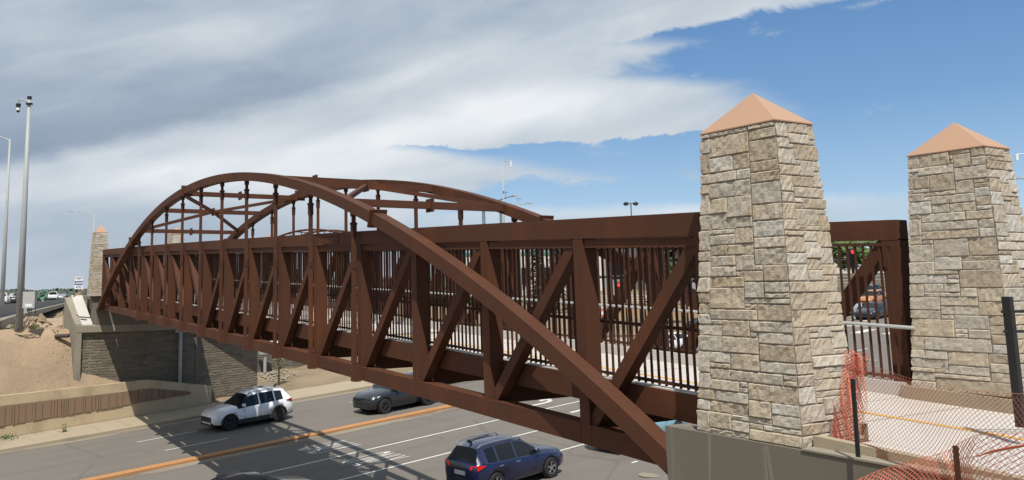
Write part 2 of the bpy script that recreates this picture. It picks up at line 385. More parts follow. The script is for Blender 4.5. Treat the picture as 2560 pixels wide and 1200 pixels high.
# crosswalk, stop lines beyond the bridge
for i in range(12): mark(60.5, 63.6, 12.0+i*2.35, .75)
mark(65.5, 66, 30, 17)
for v_ in (33.0, 36.2, 39.6): mark(66.5, 100, v_, .14)
mark(70, 110, 29.6, .3)
for q, (u_, v_) in enumerate(((49, 21.5), (51.5, 23.2), (46.5, 19.2), (50, 26.0), (53, 28.4))): mark(u_, u_+.14, v_, 1.4)
def arrow_left(u, v):
    # turn arrow: shaft along +u, then bending to +v
    pts = [(0, 0), (1.7, 0), (2.2, .18), (2.45, .5)]
    for (a, b), (c, d_) in zip(pts, pts[1:]):
        L = math.hypot(c-a, d_-b); nx, ny = -(d_-b)/L*.12, (c-a)/L*.12
        K.face([road(u+a+nx, v+b+ny, .008), road(u+a-nx, v+b-ny, .008), road(u+c-nx, v+d_-ny, .008), road(u+c+nx, v+d_+ny, .008)][::-1])
    K.face([road(u+1.75, v+.5, .009), road(u+3.1, v+.5, .009), road(u+2.3, v+1.25, .009)])
arrow_left(22.6, 25.9); arrow_left(22.9, 23.0); arrow_left(71, 31.2)
km = K.build('road_markings', 'white_paint'); tag(km, kind='structure')
strip('centre_line', 66.5, 110, 29.2, 29.35, .008, 'yellow_paint')
def text_mesh(txt, size, extr=0.0):
    cu = bpy.data.curves.new('t', 'FONT'); cu.body = txt; cu.size = size; cu.align_x = 'CENTER'; cu.align_y = 'CENTER'; cu.extrude = extr
    t = bpy.data.objects.new('t', cu); COL.objects.link(t); bpy.context.view_layer.update()
    me = bpy.data.meshes.new_from_object(t.evaluated_get(bpy.context.evaluated_depsgraph_get()))
    bpy.data.objects.remove(t); bpy.data.curves.remove(cu); return me
for v0 in (26.55, 23.05):
    me = text_mesh('ONLY', 1.0)
    for vv_ in me.vertices:
        x, y, _ = vv_.co
        vv_.co = road(10.65+y*3.6, v0-x*.60, .009)
    me.materials.append(MAT['white_paint']); o = bpy.data.objects.new('lane_word', me); COL.objects.link(o); tag(o, kind='structure')
M = MB(); M.tube([road(15.74, 13.14, .004), road(15.74, 13.14, .012)], .38, 24); M.tube([road(15.74, 13.14, .012), road(15.74, 13.14, .016)], .30, 20)
tag(M.build('manhole_cover', 'gutter'), 'round iron manhole cover in the asphalt by the near concrete wall', 'manhole cover')

# control joints across the sidewalk
M = MB(); u_ = -40.0
while u_ < 48: M.face([road(u_, 38.99, .1435), road(u_+.02, 38.99, .1435), road(u_+.02, 41.94, .1435), road(u_, 41.94, .1435)]); u_ += 1.6
tag(M.build('sidewalk_joints', 'gutter'), kind='structure')
# ------------------------------------------------------------------ footbridge
G1, C1 = .0322, .0004
def zc(y): s_ = y/S; return S*(G1*s_ + C1*s_*(17-s_))
NP = 17; LY = NP*S; HT = 3.49; WO = 4.53
ZA0, ZA1, ZA2 = -.0234, 2.2445, -.1938
def za(k): u = (k-8.5)/8.5; return S*(ZA0+ZA1*(1-u*u)+ZA2*(u**4-u*u)) + zc(k*S)      # top of arch
br_ = thing('footbridge', (0, 0, 0), 'long brown weathering steel arch footbridge crossing over the road', 'footbridge')
def chord(name, x0, x1, h0, h1, y0=0, y1=LY, m='rust', n=NP*2):
    M = MB(); P = [[], [], [], []]
    for i in range(n+1):
        y = y0+(y1-y0)*i/n; z = zc(y)
        for q, (x, h) in enumerate(((x0, h0), (x1, h0), (x1, h1), (x0, h1))): P[q].append((x, y, z+h))
    for q in range(4): M.grid([P[(q+1) % 4], P[q]])
    M.face([P[q][0] for q in range(4)]); M.face([P[q][-1] for q in range(4)][::-1])
    return M.build(name, m, br_)
for side in (0, 1):
    X0, X1 = (0, .30) if side == 0 else (WO-.30, WO)
    chord('top_chord', X0, X1, HT-.32, HT); chord('bottom_chord', X0, X1, 0, .31)
    for k in range(NP+1):
        y = k*S; z = zc(y); wd = .22 if 0 < k < NP else .26
        yc = y if 0 < k < NP else (y+.13 if k == 0 else y-.13)
        box('post', (X0+.004, yc-wd/2, z+.3), (X1-.004, yc+wd/2, z+HT-.30), 'rust', br_)
    for k in range(NP):
        if k < 9: a, b = (k+1)*S-.1, k*S+.12       # bottom at far post, top at near post
        else: a, b = k*S+.1, (k+1)*S-.12
        if k == 0: b += .12
        M = MB(); M.beam(((X0+X1)/2, a, zc(a)+.30), ((X0+X1)/2, b, zc(b)+HT-.34), .20, .19, up=(0, 1, 0) if False else (0, 0, 1)); M.build('diagonal', 'rust', br_)
    # arch
    AX0, AX1 = (-.30, -.002) if side == 0 else (WO+.002, WO+.30)
    M = MB(); rows = [[], [], [], []]; n = 96; ka, kb = .02, 16.98
    for i in range(n+1):
        k = ka+(kb-ka)*i/n; dzd = (za(k+.01)-za(k-.01))/(.02*S); nn = Vector((0, -dzd, 1)).normalized()
        top = Vector((0, k*S, za(k))); bot = top - nn*.27
        bot = Vector((0, bot.y, bot.z))
        for q, (x, p) in enumerate(((AX0, bot), (AX1, bot), (AX1, top), (AX0, top))): rows[q].append((x, p.y, max(p.z, zc(p.y)-.02)))
    for q in range(4): M.grid([rows[(q+1) % 4], rows[q]])
    M.build('arch_rib', 'rust', br_, smooth=False)
    AXC = (AX0+AX1)/2
    for k in (3.5, 9.75, 13.5):                    # splice collars
        dzd = (za(k+.01)-za(k-.01))/(.02*S); tdir = Vector((0, 1, dzd)).normalized(); nn = Vector((0, -dzd, 1)).normalized()
        c = Vector((AXC, k*S, za(k)))-nn*.135
        M = MB(); M.beam(c-tdir*.025, c+tdir*.025, .44, .42, up=nn); M.build('splice_plate', 'rust', br_)
    for k in range(4, 14):                         # hangers
        y = k*S; zt = za(k)-.24; zb = zc(y)
        AH = AXC + (.02 if side == 0 else -.02)
        h = thing('hanger', (0, 0, 0), None, None); h.parent = br_
        bpy.data.objects.remove(h)
        M = MB(); M.box((AH-.045, y-.045, zb+.12), (AH+.045, y+.045, zt-.42)); hg = M.build('hanger', 'rust', br_)
        M = MB(); M.box((AH-.058, y-.058, zt-.62), (AH+.058, y+.058, zt-.30)); M.box((AH-.04, y-.04, zt-.3), (AH+.04, y+.04, zt+.03)); M.box((AH-.06, y-.06, zt-.16), (AH+.06, y+.06, zt+.03))
        M.box((AH-.09, y-.02, zt-.36), (AH+.09, y+.02, zt-.31)); M.build('clevis', 'rust_dark', hg)
        M = MB(); M.box((AH-.06, y-.09, zb-.03), ((X0+.001) if side == 0 else AH+.06, y+.09, zb+.34)); M.build('hanger_shoe', 'rust', hg)
        M = MB(); M.box((AH-.055, y-.055, zb+HT-.9), (AH+.055, y+.055, zb+HT-.75)); M.build('collar', 'rust_dark', hg)
# struts and bracing between the ribs
def apt(k, side, dz=-.135): return Vector(((-.15) if side == 0 else WO+.15, k*S, za(k)+dz))
for k in (4.15, 5.55, 7.0, 10.0, 11.45, 12.85):
    a, b = apt(k, 0), apt(k, 1); M = MB(); M.beam(a+Vector((.15, 0, 0)), b-Vector((.15, 0, 0)), .18, .18); st = M.build('cross_strut', 'rust', br_)
    M = MB(); c = (a+b)/2; M.beam(c-Vector((.025, 0, 0)), c+Vector((.025, 0, 0)), .34, .34); M.build('strut_plate', 'rust', st)
for ka_, kb_, km_ in ((4.2, 6.95, 5.55), (10.05, 12.8, 11.45)):
    mid = (apt(km_, 0)+apt(km_, 1))/2
    for sd in (0, 1):
        M = MB(); M.beam(apt(ka_, sd), mid, .12, .12); M.build('wind_brace', 'rust', br_)
        M = MB(); M.beam(mid, apt(kb_, 1-sd), .12, .12); M.build('wind_brace', 'rust', br_)
# deck, kerbs, edge beams, floor beams, pickets, handrails
chord('deck_slab', .52, 4.01, .62, .80, m='deck')
chord('deck_kerb', .36, .515, .64, 1.0, m='deck'); chord('deck_kerb', 4.015, 4.17, .64, 1.0, m='deck')
chord('edge_beam', .302, .352, .60, .985, m='rust'); chord('edge_beam', 4.178, 4.228, .60, .985, m='rust')
M = MB(); n = 34
M.grid([[(2.21, LY*i/n, zc(LY*i/n)+.804) for i in range(n+1)], [(2.32, LY*i/n, zc(LY*i/n)+.804) for i in range(n+1)]][::-1]); M.build('centre_stripe', 'yellow_paint', br_)
for k in range(NP):
    y = (k+.5)*S; box('deck_joint', (.525, y-.008, zc(y)+.790), (4.005, y+.008, zc(y)+.8025), 'gutter', br_)
for k in range(NP+1):
    y = min(max(k*S, .12), LY-.12); z = zc(y); box('floor_beam', (.31, y-.09, z+.22), (4.22, y+.09, z+.595), 'rust_dark', br_)
for k in range(NP):
    for x in (.43, 4.10):
        y0, y1 = k*S+.02, (k+1)*S-.02; M = MB()
        M.beam((x, y0, zc(y0)+1.07), (x, y1, zc(y1)+1.07), .045, .045); M.beam((x, y0, zc(y0)+3.10), (x, y1, zc(y1)+3.10), .045, .05)
        ns = 19
        for i in range(ns):
            y = y0+(y1-y0)*(i+.5)/ns; M.box((x-.0145, y-.0145, zc(y)+1.02), (x+.0145, y+.0145, zc(y)+3.1))
        M.build('picket_panel', 'rust_dark', br_)
    for x in (.07,):
        y0, y1 = k*S+(.12 if k else .28), (k+1)*S-.12; M = MB(); M.beam((x, y0, zc(y0)+HT-.40), (x, y1, zc(y1)+HT-.40), .07, .13); M.build('filler_rail', 'rust', br_)
for x, m in ((.50, 'rust'), (4.03, 'galv_light')):
    M = MB(); M.tube([(x, y, zc(y)+1.86) for y in [LY*i/34 for i in range(35)]] if x < 1 else [(x, y, zc(y)+1.84) for y in [-.25+(LY+.4)*i/34 for i in range(35)]], .028, 8)
    M.build('handrail', m, br_)

for k0_ in (4.42, 12.4):                          # bolted chord splices
    for h_, nm_ in ((HT-.16, 'top'), (.155, 'bottom')):
        M = MB(); ya, yb = k0_*S, k0_*S+.95; M.beam((-.008, ya, zc(ya)+h_), (-.008, yb, zc(yb)+h_), .014, .23)
        for i in range(8):
            for j in (-.07, .07):
                y = ya+.06+i*.118; z = zc(y)+h_+j; M.beam((-.028, y, z), (-.014, y, z), .03, .03)
        M.build('chord_splice', 'rust', br_)
for dy_ in (0, .17):
    M = MB(); y = 4.25*S+dy_; M.tube([(.2, y, zc(y)+.3), (.2, y, zc(y)+HT-.34)], .022, 8); M.build('conduit', 'rust_dark', br_)
for k in range(1, NP):                            # weld seams where posts meet the chords
    for q in (-.125, .125):
        y = k*S+q; box('weld_seam', (-.006, y-.008, zc(y)+.002), (-.001, y+.008, zc(y)+.308), 'rust_seam', br_)
# ------------------------------------------------------------------ stone pillars
def stone_shaft(W0, L0, W1, L1, H, seed, nx=7, nz=3):
    # ashlar pattern unrolled round a tapering rectangle; stones may turn the corners
    rng = random.Random(seed); RW = .064; NR = int(H/RW); UW = .062
    per = [W0, L0, W0, L0]; tot = sum(per); NC = int(round(tot/UW)); used = [[0]*NC for _ in range(NR)]
    M = MB()
    def pos(q, z, off):
        q = q % tot; t = z/H; Wx = W0+(W1-W0)*t; Ly = L0+(L1-L0)*t
        for i in range(4):
            if q <= per[i]+1e-9: f = q/per[i]; break
            q -= per[i]
        hx, hy = Wx/2+off, Ly/2+off
        cs = [(-hx, -hy), (hx, -hy), (hx, hy), (-hx, hy)]; a = cs[i]; b = cs[(i+1) % 4]
        return (a[0]+(b[0]-a[0])*f, a[1]+(b[1]-a[1])*f, z)
    # core (mortar)
    base = [pos(sum(per[:i]), 0, 0) for i in range(4)]; top = [pos(sum(per[:i]), H, 0) for i in range(4)]
    M.poly(base+top, [(0, 1, 5, 4), (1, 2, 6, 5), (2, 3, 7, 6), (3, 0, 4, 7), (4, 5, 6, 7)], 1)
    corners = [0, per[0], per[0]+per[1], per[0]+per[1]+per[2]]
    for r in range(NR):
        for c in range(NC):
            if used[r][c]: continue
            h = rng.choices([1, 2, 3, 4], [1.4, 4.4, 3.0, .8])[0]; wd = rng.choices([3, 5, 7, 9, 12, 15], [.7, 2.4, 3.6, 4, 3, 1.8])[0]
            if h == 1: wd = max(wd, 5)
            for cn in corners[1:]+[tot]:
                cc_ = int(round(cn/UW))
                if abs(c+wd-cc_) < 3 or (c < cc_ <= c+3 and c+wd-cc_ < 3): wd = cc_+3-c
            h = min(h, NR-r)
            k = 0
            while k < wd and k < NC and not used[r][(c+k) % NC]: k += 1
            wd = k
            # avoid leaving slivers
            while h > 1 and any(used[r+hh][(c+kk) % NC] for hh in range(h) for kk in range(wd)): h -= 1
            h = max(1, min(h, int(wd*.62)))
            for hh in range(h):
                for kk in range(wd): used[r+hh][(c+kk) % NC] = 1
            g = .0045; q0, q1 = c*UW*tot/(NC*UW)+g, (c+wd)*UW*tot/(NC*UW)-g; z0, z1 = r*H/NR+g, (r+h)*H/NR-g
            qs = [q0, q0+.012]; nn = max(2, int((q1-q0)/.05)); qs += [q0+.012+(q1-q0-.024)*i/nn for i in range(1, nn)]; qs += [q1-.012, q1]
            for cn in corners+[tot]:
                if q0+.015 < cn < q1-.015: qs.append(cn)
            qs = sorted(qs); nv = max(1, int((z1-z0)/.06)); zs = [z0, z0+.012]+[z0+.012+(z1-z0-.024)*i/nv for i in range(1, nv)]+[z1-.012, z1]
            out_ = rng.uniform(.010, .022); tx, tz = rng.uniform(-.012, .012), rng.uniform(-.012, .012)
            P = []
            for j, z in enumerate(zs):
                row = []
                for i, q in enumerate(qs):
                    edge = i == 0 or j == 0 or i == len(qs)-1 or j == len(zs)-1
                    o_ = .004 if edge else out_+tx*(2*i/len(qs)-1)+tz*(2*j/len(zs)-1)+rng.uniform(-.008, .008)
                    row.append(pos(q, z, o_))
                P.append(row)
            M.grid(P, 0)
    return M
def pillar(x, y, zb, zt, apex, seed, label, bw=(1.025, 1.42), tw=(.668, 1.066)):
    t = thing('stone_pillar', (x, y, zb), label, 'pillar', 'stone pillars at the bridge ends')
    H = zt-zb; k = (zt-zb)/(4.442-.725)
    M = stone_shaft(bw[0], bw[1], tw[0], tw[1], H, seed); M.build('stone_shaft', ['stone', 'mortar'], t)
    hx, hy = tw[0]/2+.025, tw[1]/2+.025; c = MB()
    c.poly([(-hx, -hy, H), (hx, -hy, H), (hx, hy, H), (-hx, hy, H), (-hx, -hy, H+.015), (hx, -hy, H+.015), (hx, hy, H+.015), (-hx, hy, H+.015), (0, 0, apex-zb)],
           [(0, 3, 2, 1), (0, 1, 5, 4), (1, 2, 6, 5), (2, 3, 7, 6), (3, 0, 4, 7), (4, 5, 8), (5, 6, 8), (6, 7, 8), (7, 4, 8)])
    c.build('pyramid_cap', 'cap', t)
    return t
PX, PY = -.038, -.849
pillar(PX, PY, .735, 4.442, 4.92, 3, 'tall tapered stone pillar standing on the grey concrete wall, nearest to the camera')
pillar(PX+4.567, PY, .93, 4.442, 4.92, 11, 'tapered stone pillar across the path, beside the black fence post', bw=(1.0, 1.39))
ZF = 1.496
pillar(PX, 45.05, .9+ZF-.2, 4.442+ZF, 4.92+ZF, 5, 'small far stone pillar left of the brown bridge, on the pale concrete block')
pillar(PX+4.567, 45.05, .9+ZF-.2, 4.442+ZF, 4.92+ZF, 6, 'far stone pillar seen through the arch hangers above the top chord')

# ------------------------------------------------------------------ near abutment and path
na = thing('near_abutment', (0, 0, 0), 'grey concrete abutment wall under the nearest stone pillar', 'abutment wall')
M = MB(); M.box((-.62, -7, -6), (-.315, .36, .735)); M.box((-.3145, -1.6, -6), (.47, -.06, .735)); M.box((-.3145, -7, -6), (.47, -1.602, .4)); M.box((-.3145, -.058, -6), (4.9, .5, -.04)); M.build('wall', 'concrete_grey', na)
M = MB(); M.box((-.635, -7, .737), (-.43, -1.60, .757)); M.build('coping', 'concrete', na)
M = MB(); M.box((4.0, -7, -6), (5.25, -.062, .80)); M.build('wall', 'concrete_grey', na)
M = MB(); YS = [-9, -7, -5, -3, -1.5, 0]
def pz(y): return .785+.04*y
M.grid([[(.60, y, pz(y)) for y in YS], [(3.96, y, pz(y)) for y in YS]][::-1]); M.grid([[(-.31, y, pz(y)-.001) for y in YS[:4]]+[(-.31, -1.62, pz(-1.62)-.001)], [(.599, y, pz(y)-.001) for y in YS[:4]]+[(.599, -1.62, pz(-1.62)-.001)]][::-1]); M.face([(.6, 0, pz(0)), (.6, 0, .2), (3.96, 0, .2), (3.96, 0, pz(0))])
tag(M.build('path', 'deck'), kind='structure')
M = MB(); M.grid([[(2.21, y, pz(y)+.005) for y in YS], [(2.32, y, pz(y)+.005) for y in YS]][::-1]); tag(M.build('path_line', 'yellow_paint'), kind='structure')
for x0, x1, lab in ((.472, .602, 'near'), (3.955, 4.42, 'far'), (-.425, -.30, 'flare')):
    M = MB(); P = [[], [], [], []]
    for y in (YS if lab == 'far' else ([-1.58, 0] if lab == 'near' else [-9, -7, -5, -3, -1.6])):
        for q, (x, h) in enumerate(((x0, -.3), (x1, -.3), (x1, .19 if lab != 'flare' else .15), (x0, .19 if lab != 'flare' else .15))): P[q].append((x, y, pz(y)+h))
    for q in range(4): M.grid([P[(q+1) % 4], P[q]])
    M.face([P[q][-1] for q in range(4)]); tag(M.build('path_kerb', 'brown_kerb' if 'brown_kerb' in MAT else 'sidewalk'), kind='structure')

M = MB()
for y in (-.9, -2.6, -4.3): M.face([(.605 if y > -1.6 else -.295, y, pz(y)+.003), (3.95, y, pz(y)+.003), (3.95, y+.016, pz(y)+.003), (.605 if y > -1.6 else -.295, y+.016, pz(y)+.003)])
tag(M.build('path_joints', 'gutter'), kind='structure')
def onwall(px, py, X=-.6212):
    d = (px-CX)/FPX*CR - (py-CY)/FPX*CU + CF; return CAM+d*((X-CAM.x)/d.x)
for k_, pts_ in enumerate((((1912, 1113), (1920, 1113), (1938, 1215), (1928, 1215)), ((1908, 1118), (1913, 1118), (1922, 1210), (1914, 1210)), ((1770, 1083), (1778, 1083), (1777, 1215), (1771, 1215)))):
    M = MB(); M.face([onwall(*q)-Vector((0, 0, 0)) for q in pts_]); M.build('drip_stain', 'drip', na)
# ------------------------------------------------------------------ far abutment
def stone_wall(name, p, q, z0, z1, parent, seed, out_=.03):
    # long coursed rock-face wall from p to q (ground points)
    rng = random.Random(seed); p = Vector((p[0], p[1], 0)); q = Vector((q[0], q[1], 0)); d = q-p; L = d.length; d.normalize(); nrm = Vector((d.y, -d.x, 0))
    M = MB(); rh = .155; rows = int((z1-z0)/rh)+1
    M.face([p+Vector((0, 0, z0)), q+Vector((0, 0, z0)), q+Vector((0, 0, z1)), p+Vector((0, 0, z1))], 1)
    for r in range(rows):
        za_, zb_ = z0+r*rh+.006, min(z1, z0+(r+1)*rh)-.006
        if zb_-za_ < .03: continue
        x = -rng.uniform(0, .4)
        while x < L:
            wd = rng.uniform(.3, .8); a, b = max(0, x)+.006, min(L, x+wd)-.006; x += wd
            if b-a < .05: continue
            P = []
            for j, z in enumerate((za_, za_+.02, (za_+zb_)/2, zb_-.02, zb_)):
                row = []
                for i in range(5):
                    t = (a, a+.02, (a+b)/2, b-.02, b)[i]; o_ = .004 if i in (0, 4) or j in (0, 4) else out_*rng.uniform(.5, 1.2)
                    row.append(p+d*t+nrm*o_+Vector((0, 0, z)))
                P.append(row)
            M.grid(P, 0)
    return M.build(name, ['stone_dim', 'mortar'], parent)
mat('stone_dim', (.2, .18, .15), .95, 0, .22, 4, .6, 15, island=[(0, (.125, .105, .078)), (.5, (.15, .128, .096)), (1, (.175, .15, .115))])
mat('brown_kerb', (.135, .095, .073), .9, 0, .15, 2, .2, 30)
fa = thing('far_abutment', (0, 44, 0), 'stone-faced far abutment with pale concrete coping and sloping ledge', 'abutment')
FAo = Vector((0, 44, 0))
def fbox(name, a, b, m, bevel=0):
    a = (a[0], a[1]-44, a[2]); b = (b[0], b[1]-44, b[2]); return box(name, a, b, m, fa, bevel)
YB = 44.35
fbox('coping', (-1.38, YB-.25, .10), (5.9, YB+.5, .56), 'concrete', .05)
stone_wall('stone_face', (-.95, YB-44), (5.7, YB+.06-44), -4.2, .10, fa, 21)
fbox('corner_pilaster', (-1.36, YB-.04, -4.2), (-.951, YB+.5, .099), 'concrete')
fbox('bearing_block', (-.40, 44.28+.25, .56), (5.2, 46.6, 2.18), 'concrete_grey', .02)
fbox('bearing_cap', (-.66, 44.45, 2.0), (5.25, 46.65, 2.20), 'concrete_grey', .02)
fbox('bearing_seat', (-.30, 44.12, .562), (4.85, 44.525, 1.44), 'concrete_grey')
# sloping ledge and parapet on the left
def slope_prism(name, x0, x1, ya, yb, za_, zb_, th, m, dx=-.28):
    M = MB(); ya -= 44; yb -= 44
    M.poly([(x0, ya, za_), (x1, ya, za_), (x1+dx, yb, zb_), (x0+dx, yb, zb_), (x0, ya, za_-th), (x1, ya, za_-th), (x1+dx, yb, za_-th), (x0+dx, yb, za_-th)],
           [(0, 1, 2, 3), (7, 6, 5, 4), (0, 4, 5, 1), (1, 5, 6, 2), (2, 6, 7, 3), (3, 7, 4, 0)]); return M.build(name, m, fa)
slope_prism('ledge', -1.03, -.402, 44.35, 46.7, .575, 2.26, 4, 'concrete_light')
slope_prism('parapet', -1.40, -1.032, 44.12, 46.7, .61, 2.14, 4.4, 'concrete')
stone_wall('stone_face', (-1.66, 46.6-44), (-1.41, 44.6-44), -4.2, -.1, fa, 25)
# second stretch of stone wall, further right, turning back
fbox('coping', (5.91, YB+.35, .08), (10.4, YB+.9, .52), 'concrete')
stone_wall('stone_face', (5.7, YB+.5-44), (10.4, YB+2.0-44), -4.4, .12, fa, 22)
M = MB(); M.tube([(4.72, YB-.12-44, -3.2), (4.72, YB-.12-44, -.05)], .11, 12); M.box((4.38, YB-.34-44, -.06), (5.06, YB-.01-44, .10)); M.tube([(4.72, YB-.12-44, -3.2), (4.78, YB-.22-44, -3.45)], .115, 12)
M.build('downspout', 'pipe', fa)
box('expansion_joint', (5.705, YB+.0-44, -4.2), (5.9, YB+.48-44, .09), 'concrete_grey', fa)
# third, distant abutment piece with sloped concrete top
fb = thing('distant_abutment', (12, 52, -3.6), 'low stone wall with slanted concrete top beyond the bridge, above the rubble', 'retaining wall')
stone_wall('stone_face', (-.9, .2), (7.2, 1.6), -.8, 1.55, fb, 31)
M = MB(); M.poly([(-1.0, .05, 1.56), (7.4, 1.5, 1.56), (7.4, 3.4, 1.56), (-1.0, 2.2, 1.56), (-1.0, .05, 1.95), (7.4, 1.5, 1.75), (7.4, 3.4, 2.5), (-1.0, 2.2, 2.6)], [(0, 3, 2, 1), (4, 5, 6, 7), (0, 1, 5, 4), (1, 2, 6, 5), (2, 3, 7, 6), (3, 0, 4, 7)]); M.build('coping', 'concrete_light', fb)
M = MB(); M.tube([(.95, -.15, 0), (.95, -.15, 1.35)], .12, 10); M.box((.5, -.35, 1.35), (1.4, .15, 1.53)); M.build('downspout', 'pipe', fb)
# rubble
rng = random.Random(5)
def rock_mb(M, c, r, rng):
    vs = [(1, 0, 0), (-1, 0, 0), (0, 1, 0), (0, -1, 0), (0, 0, 1), (0, 0, -1)]
    k = [rng.uniform(.6, 1.2)*r for _ in vs]; a = rng.uniform(0, 3); 
    P = [Vector((v[0]*math.cos(a)-v[1]*math.sin(a), v[0]*math.sin(a)+v[1]*math.cos(a), v[2]*.7))*kk+c for v, kk in zip(vs, k)]
    M.poly(P, [(0, 2, 4), (2, 1, 4), (1, 3, 4), (3, 0, 4), (2, 0, 5), (1, 2, 5), (3, 1, 5), (0, 3, 5)])
M = MB()
for i in range(170):
    x = 11.2+rng.uniform(-.4, 3.4); y = 50.8+rng.uniform(-1.6, .9); rock_mb(M, Vector((x, y, terrain_z(x, y)+rng.uniform(0, .12))), rng.uniform(.05, .16), rng)
tag(M.build('rubble', 'concrete'), 'pale broken rubble heaped below the distant downspout', 'rubble', kind='stuff')
M = MB()
for i in range(260):
    x = rng.uniform(-3.4, -1.6); y = rng.uniform(43.4, 50)
    if rng.random() < .7: x = -1.6-abs(rng.gauss(0, .35))
    rock_mb(M, Vector((x, y, terrain_z(x, y)+.01)), rng.uniform(.015, .06), rng)
for i in range(90):
    a = rng.uniform(0, 6.3); r = abs(rng.gauss(0, .45)); x, y = -2.6+math.cos(a)*r, 49.8+math.sin(a)*r; rock_mb(M, Vector((x, y, terrain_z(x, y)+max(0, .75-r*.8))), rng.uniform(.06, .2), rng)
tag(M.build('stones', 'scrub'), 'loose stones and clods lying on the sand beside the far abutment', 'stones', kind='stuff')

# ------------------------------------------------------------------ tan retaining wall by the sidewalk
rw = thing('retaining_wall', road(0, 42.1), 'long tan concrete retaining wall with a fluted brown panel beside the sidewalk', 'retaining wall')
O = road(0, 42.1)
def rel(u, v, z): p = road(u, v); return (p.x-O.x, p.y-O.y, z-O.z)
def wall_top(u):           # absolute z of the wall's top
    P_ = [(-60, -6.6), (-6, -3.13), (0, -2.86), (8.4, -2.63), (12.35, -3.28)]
    for (a, za_), (b, zb_) in zip(P_, P_[1:]):
        if a <= u <= b: return za_+(zb_-za_)*(u-a)/(b-a)
    return P_[-1][1]
us = [-60, -30, -12, -6, 0, 4, 8.4, 10.4, 12.35]; M = MB()
fr = [rel(u, 42.0, road(u, 42).z+.14) for u in us]; ft = [rel(u, 42.0, wall_top(u)) for u in us]; bt = [rel(u, 42.32, wall_top(u)) for u in us]; bb = [rel(u, 42.32, road(u, 42).z-1) for u in us]
M.grid([fr, ft]); M.grid([ft, bt]); M.grid([bt, bb]); M.face([fr[-1], bb[-1], bt[-1], ft[-1]])
M.build('wall_body', 'tan_wall', rw)
M = MB(); u = -30.0; rng = random.Random(4)
while u < 11.7:
    wdt = rng.choice([.12, .16, .22, .34, .45]); a, b = u+.03, min(u+wdt, 11.75); u += wdt
    def hi(q): t = wall_top(q); return t-.50 if q < 8.4 else t-.45-.0*(q-8.4)
    def lo(q): z = road(q, 42).z+.14+.62+.012*max(0, q); return z
    if hi(b)-lo(b) < .05: continue
    pr = .03+rng.uniform(0, .05); V0 = 42.0
    za1, za2, zb1, zb2 = lo(a), hi(a), lo(b), hi(b)
    F = [rel(a, V0-pr, za1), rel(b, V0-pr, zb1), rel(b, V0-pr, zb2), rel(a, V0-pr, za2), rel(a, V0, za1), rel(b, V0, zb1), rel(b, V0, zb2), rel(a, V0, za2)]
    M.poly(F, [(0, 1, 2, 3), (0, 4, 5, 1), (1, 5, 6, 2), (2, 6, 7, 3), (3, 7, 4, 0)])
M.build('fluted_panel', 'brown_panel', rw)

# ------------------------------------------------------------------ poles
def pole(name, base, top, r0, r1, label, cat, group=None, m='galv', flange=True):
    base = Vector(base); top = Vector(top); t = thing(name, base, label, cat, group); M = MB()
    d = top-base; M.tube([(0, 0, 0), d*.5, d], [r0, (r0+r1)/2, r1], 14); M.build('pole', m, t, smooth=True)
    if flange: M = MB(); M.tube([(0, 0, -.3), (0, 0, .12)], r0*1.5, 12); M.build('base', 'concrete', t)
    return t, d
b = at(47, 832, 48); tp = at(72, 224, 48); tp = Vector((b.x, b.y, tp.z))
t, d_ = pole('camera_pole', b, tp, .22, .095, 'thick grey steel pole with a dome camera at its top, beside the sand slope', 'pole', flange=False)
M = MB(); M.tube([(0, 0, d_.z-.45), (0, 0, d_.z-.37)], .20, 14); M.tube([(0, 0, d_.z-.12), (0, 0, d_.z+.04)], .13, 14); M.build('collar', 'dark_metal', t)
dirw = RT*-1
e = Vector((0, 0, d_.z-.12))+dirw*.64
M = MB(); M.tube([(0, 0, d_.z-.28), Vector((0, 0, d_.z-.2))+dirw*.3, e], .035, 8); M.tube([e, e-Vector((0, 0, .28))], .06, 10); M.build('arm', 'galv', t)
M = MB(); M.tube([e-Vector((0, 0, .28)), e-Vector((0, 0, .50))], [.15, .12], 12); M.build('housing', 'dark_metal', t)
dc = MB(); dc.tube([e-Vector((0, 0, .50)), e-Vector((0, 0, .68))], .105, 12); dc.build('camera_body', 'sign_white', t)
M = MB(); M.tube([e-Vector((0, 0, .68)), e-Vector((0, 0, .75)), e-Vector((0, 0, .80))], [.11, .09, .04], 12); M.build('dome', 'black', t)
# cabinet mounted on the pole
M = MB(); cb = at(75, 748, 47.75)-b
M.beam(cb-CF*.0-Vector((0, 0, .5)), cb+Vector((0, 0, .43)), .68, .35, up=FW); M.build('cabinet', 'galv_light', t)
M = MB(); M.beam(cb-Vector((0, 0, .42))-FW*.18, cb-Vector((0, 0, .26))-FW*.18, .38, .012, up=FW); M.build('label_strip', 'sign_white', t)
M = MB()
for i, q in enumerate((.1, .0, -.08)):
    s0 = cb+RT*q-Vector((0, 0, .5)); M.tube([s0, s0-Vector((0, 0, .55)), s0-Vector((0, 0, 1.1))-RT*(.35-q), s0-Vector((0, 0, 1.25))-RT*(.75)], .022, 6)
s0 = cb+RT*.33-Vector((0, 0, .3)); M.tube([s0, s0-Vector((0, 0, .6)), s0-Vector((0, 0, 1.1))-RT*.35, s0-Vector((0, 0, 1.5))-RT*.9], .02, 6)
M.build('conduit', 'cord', t)

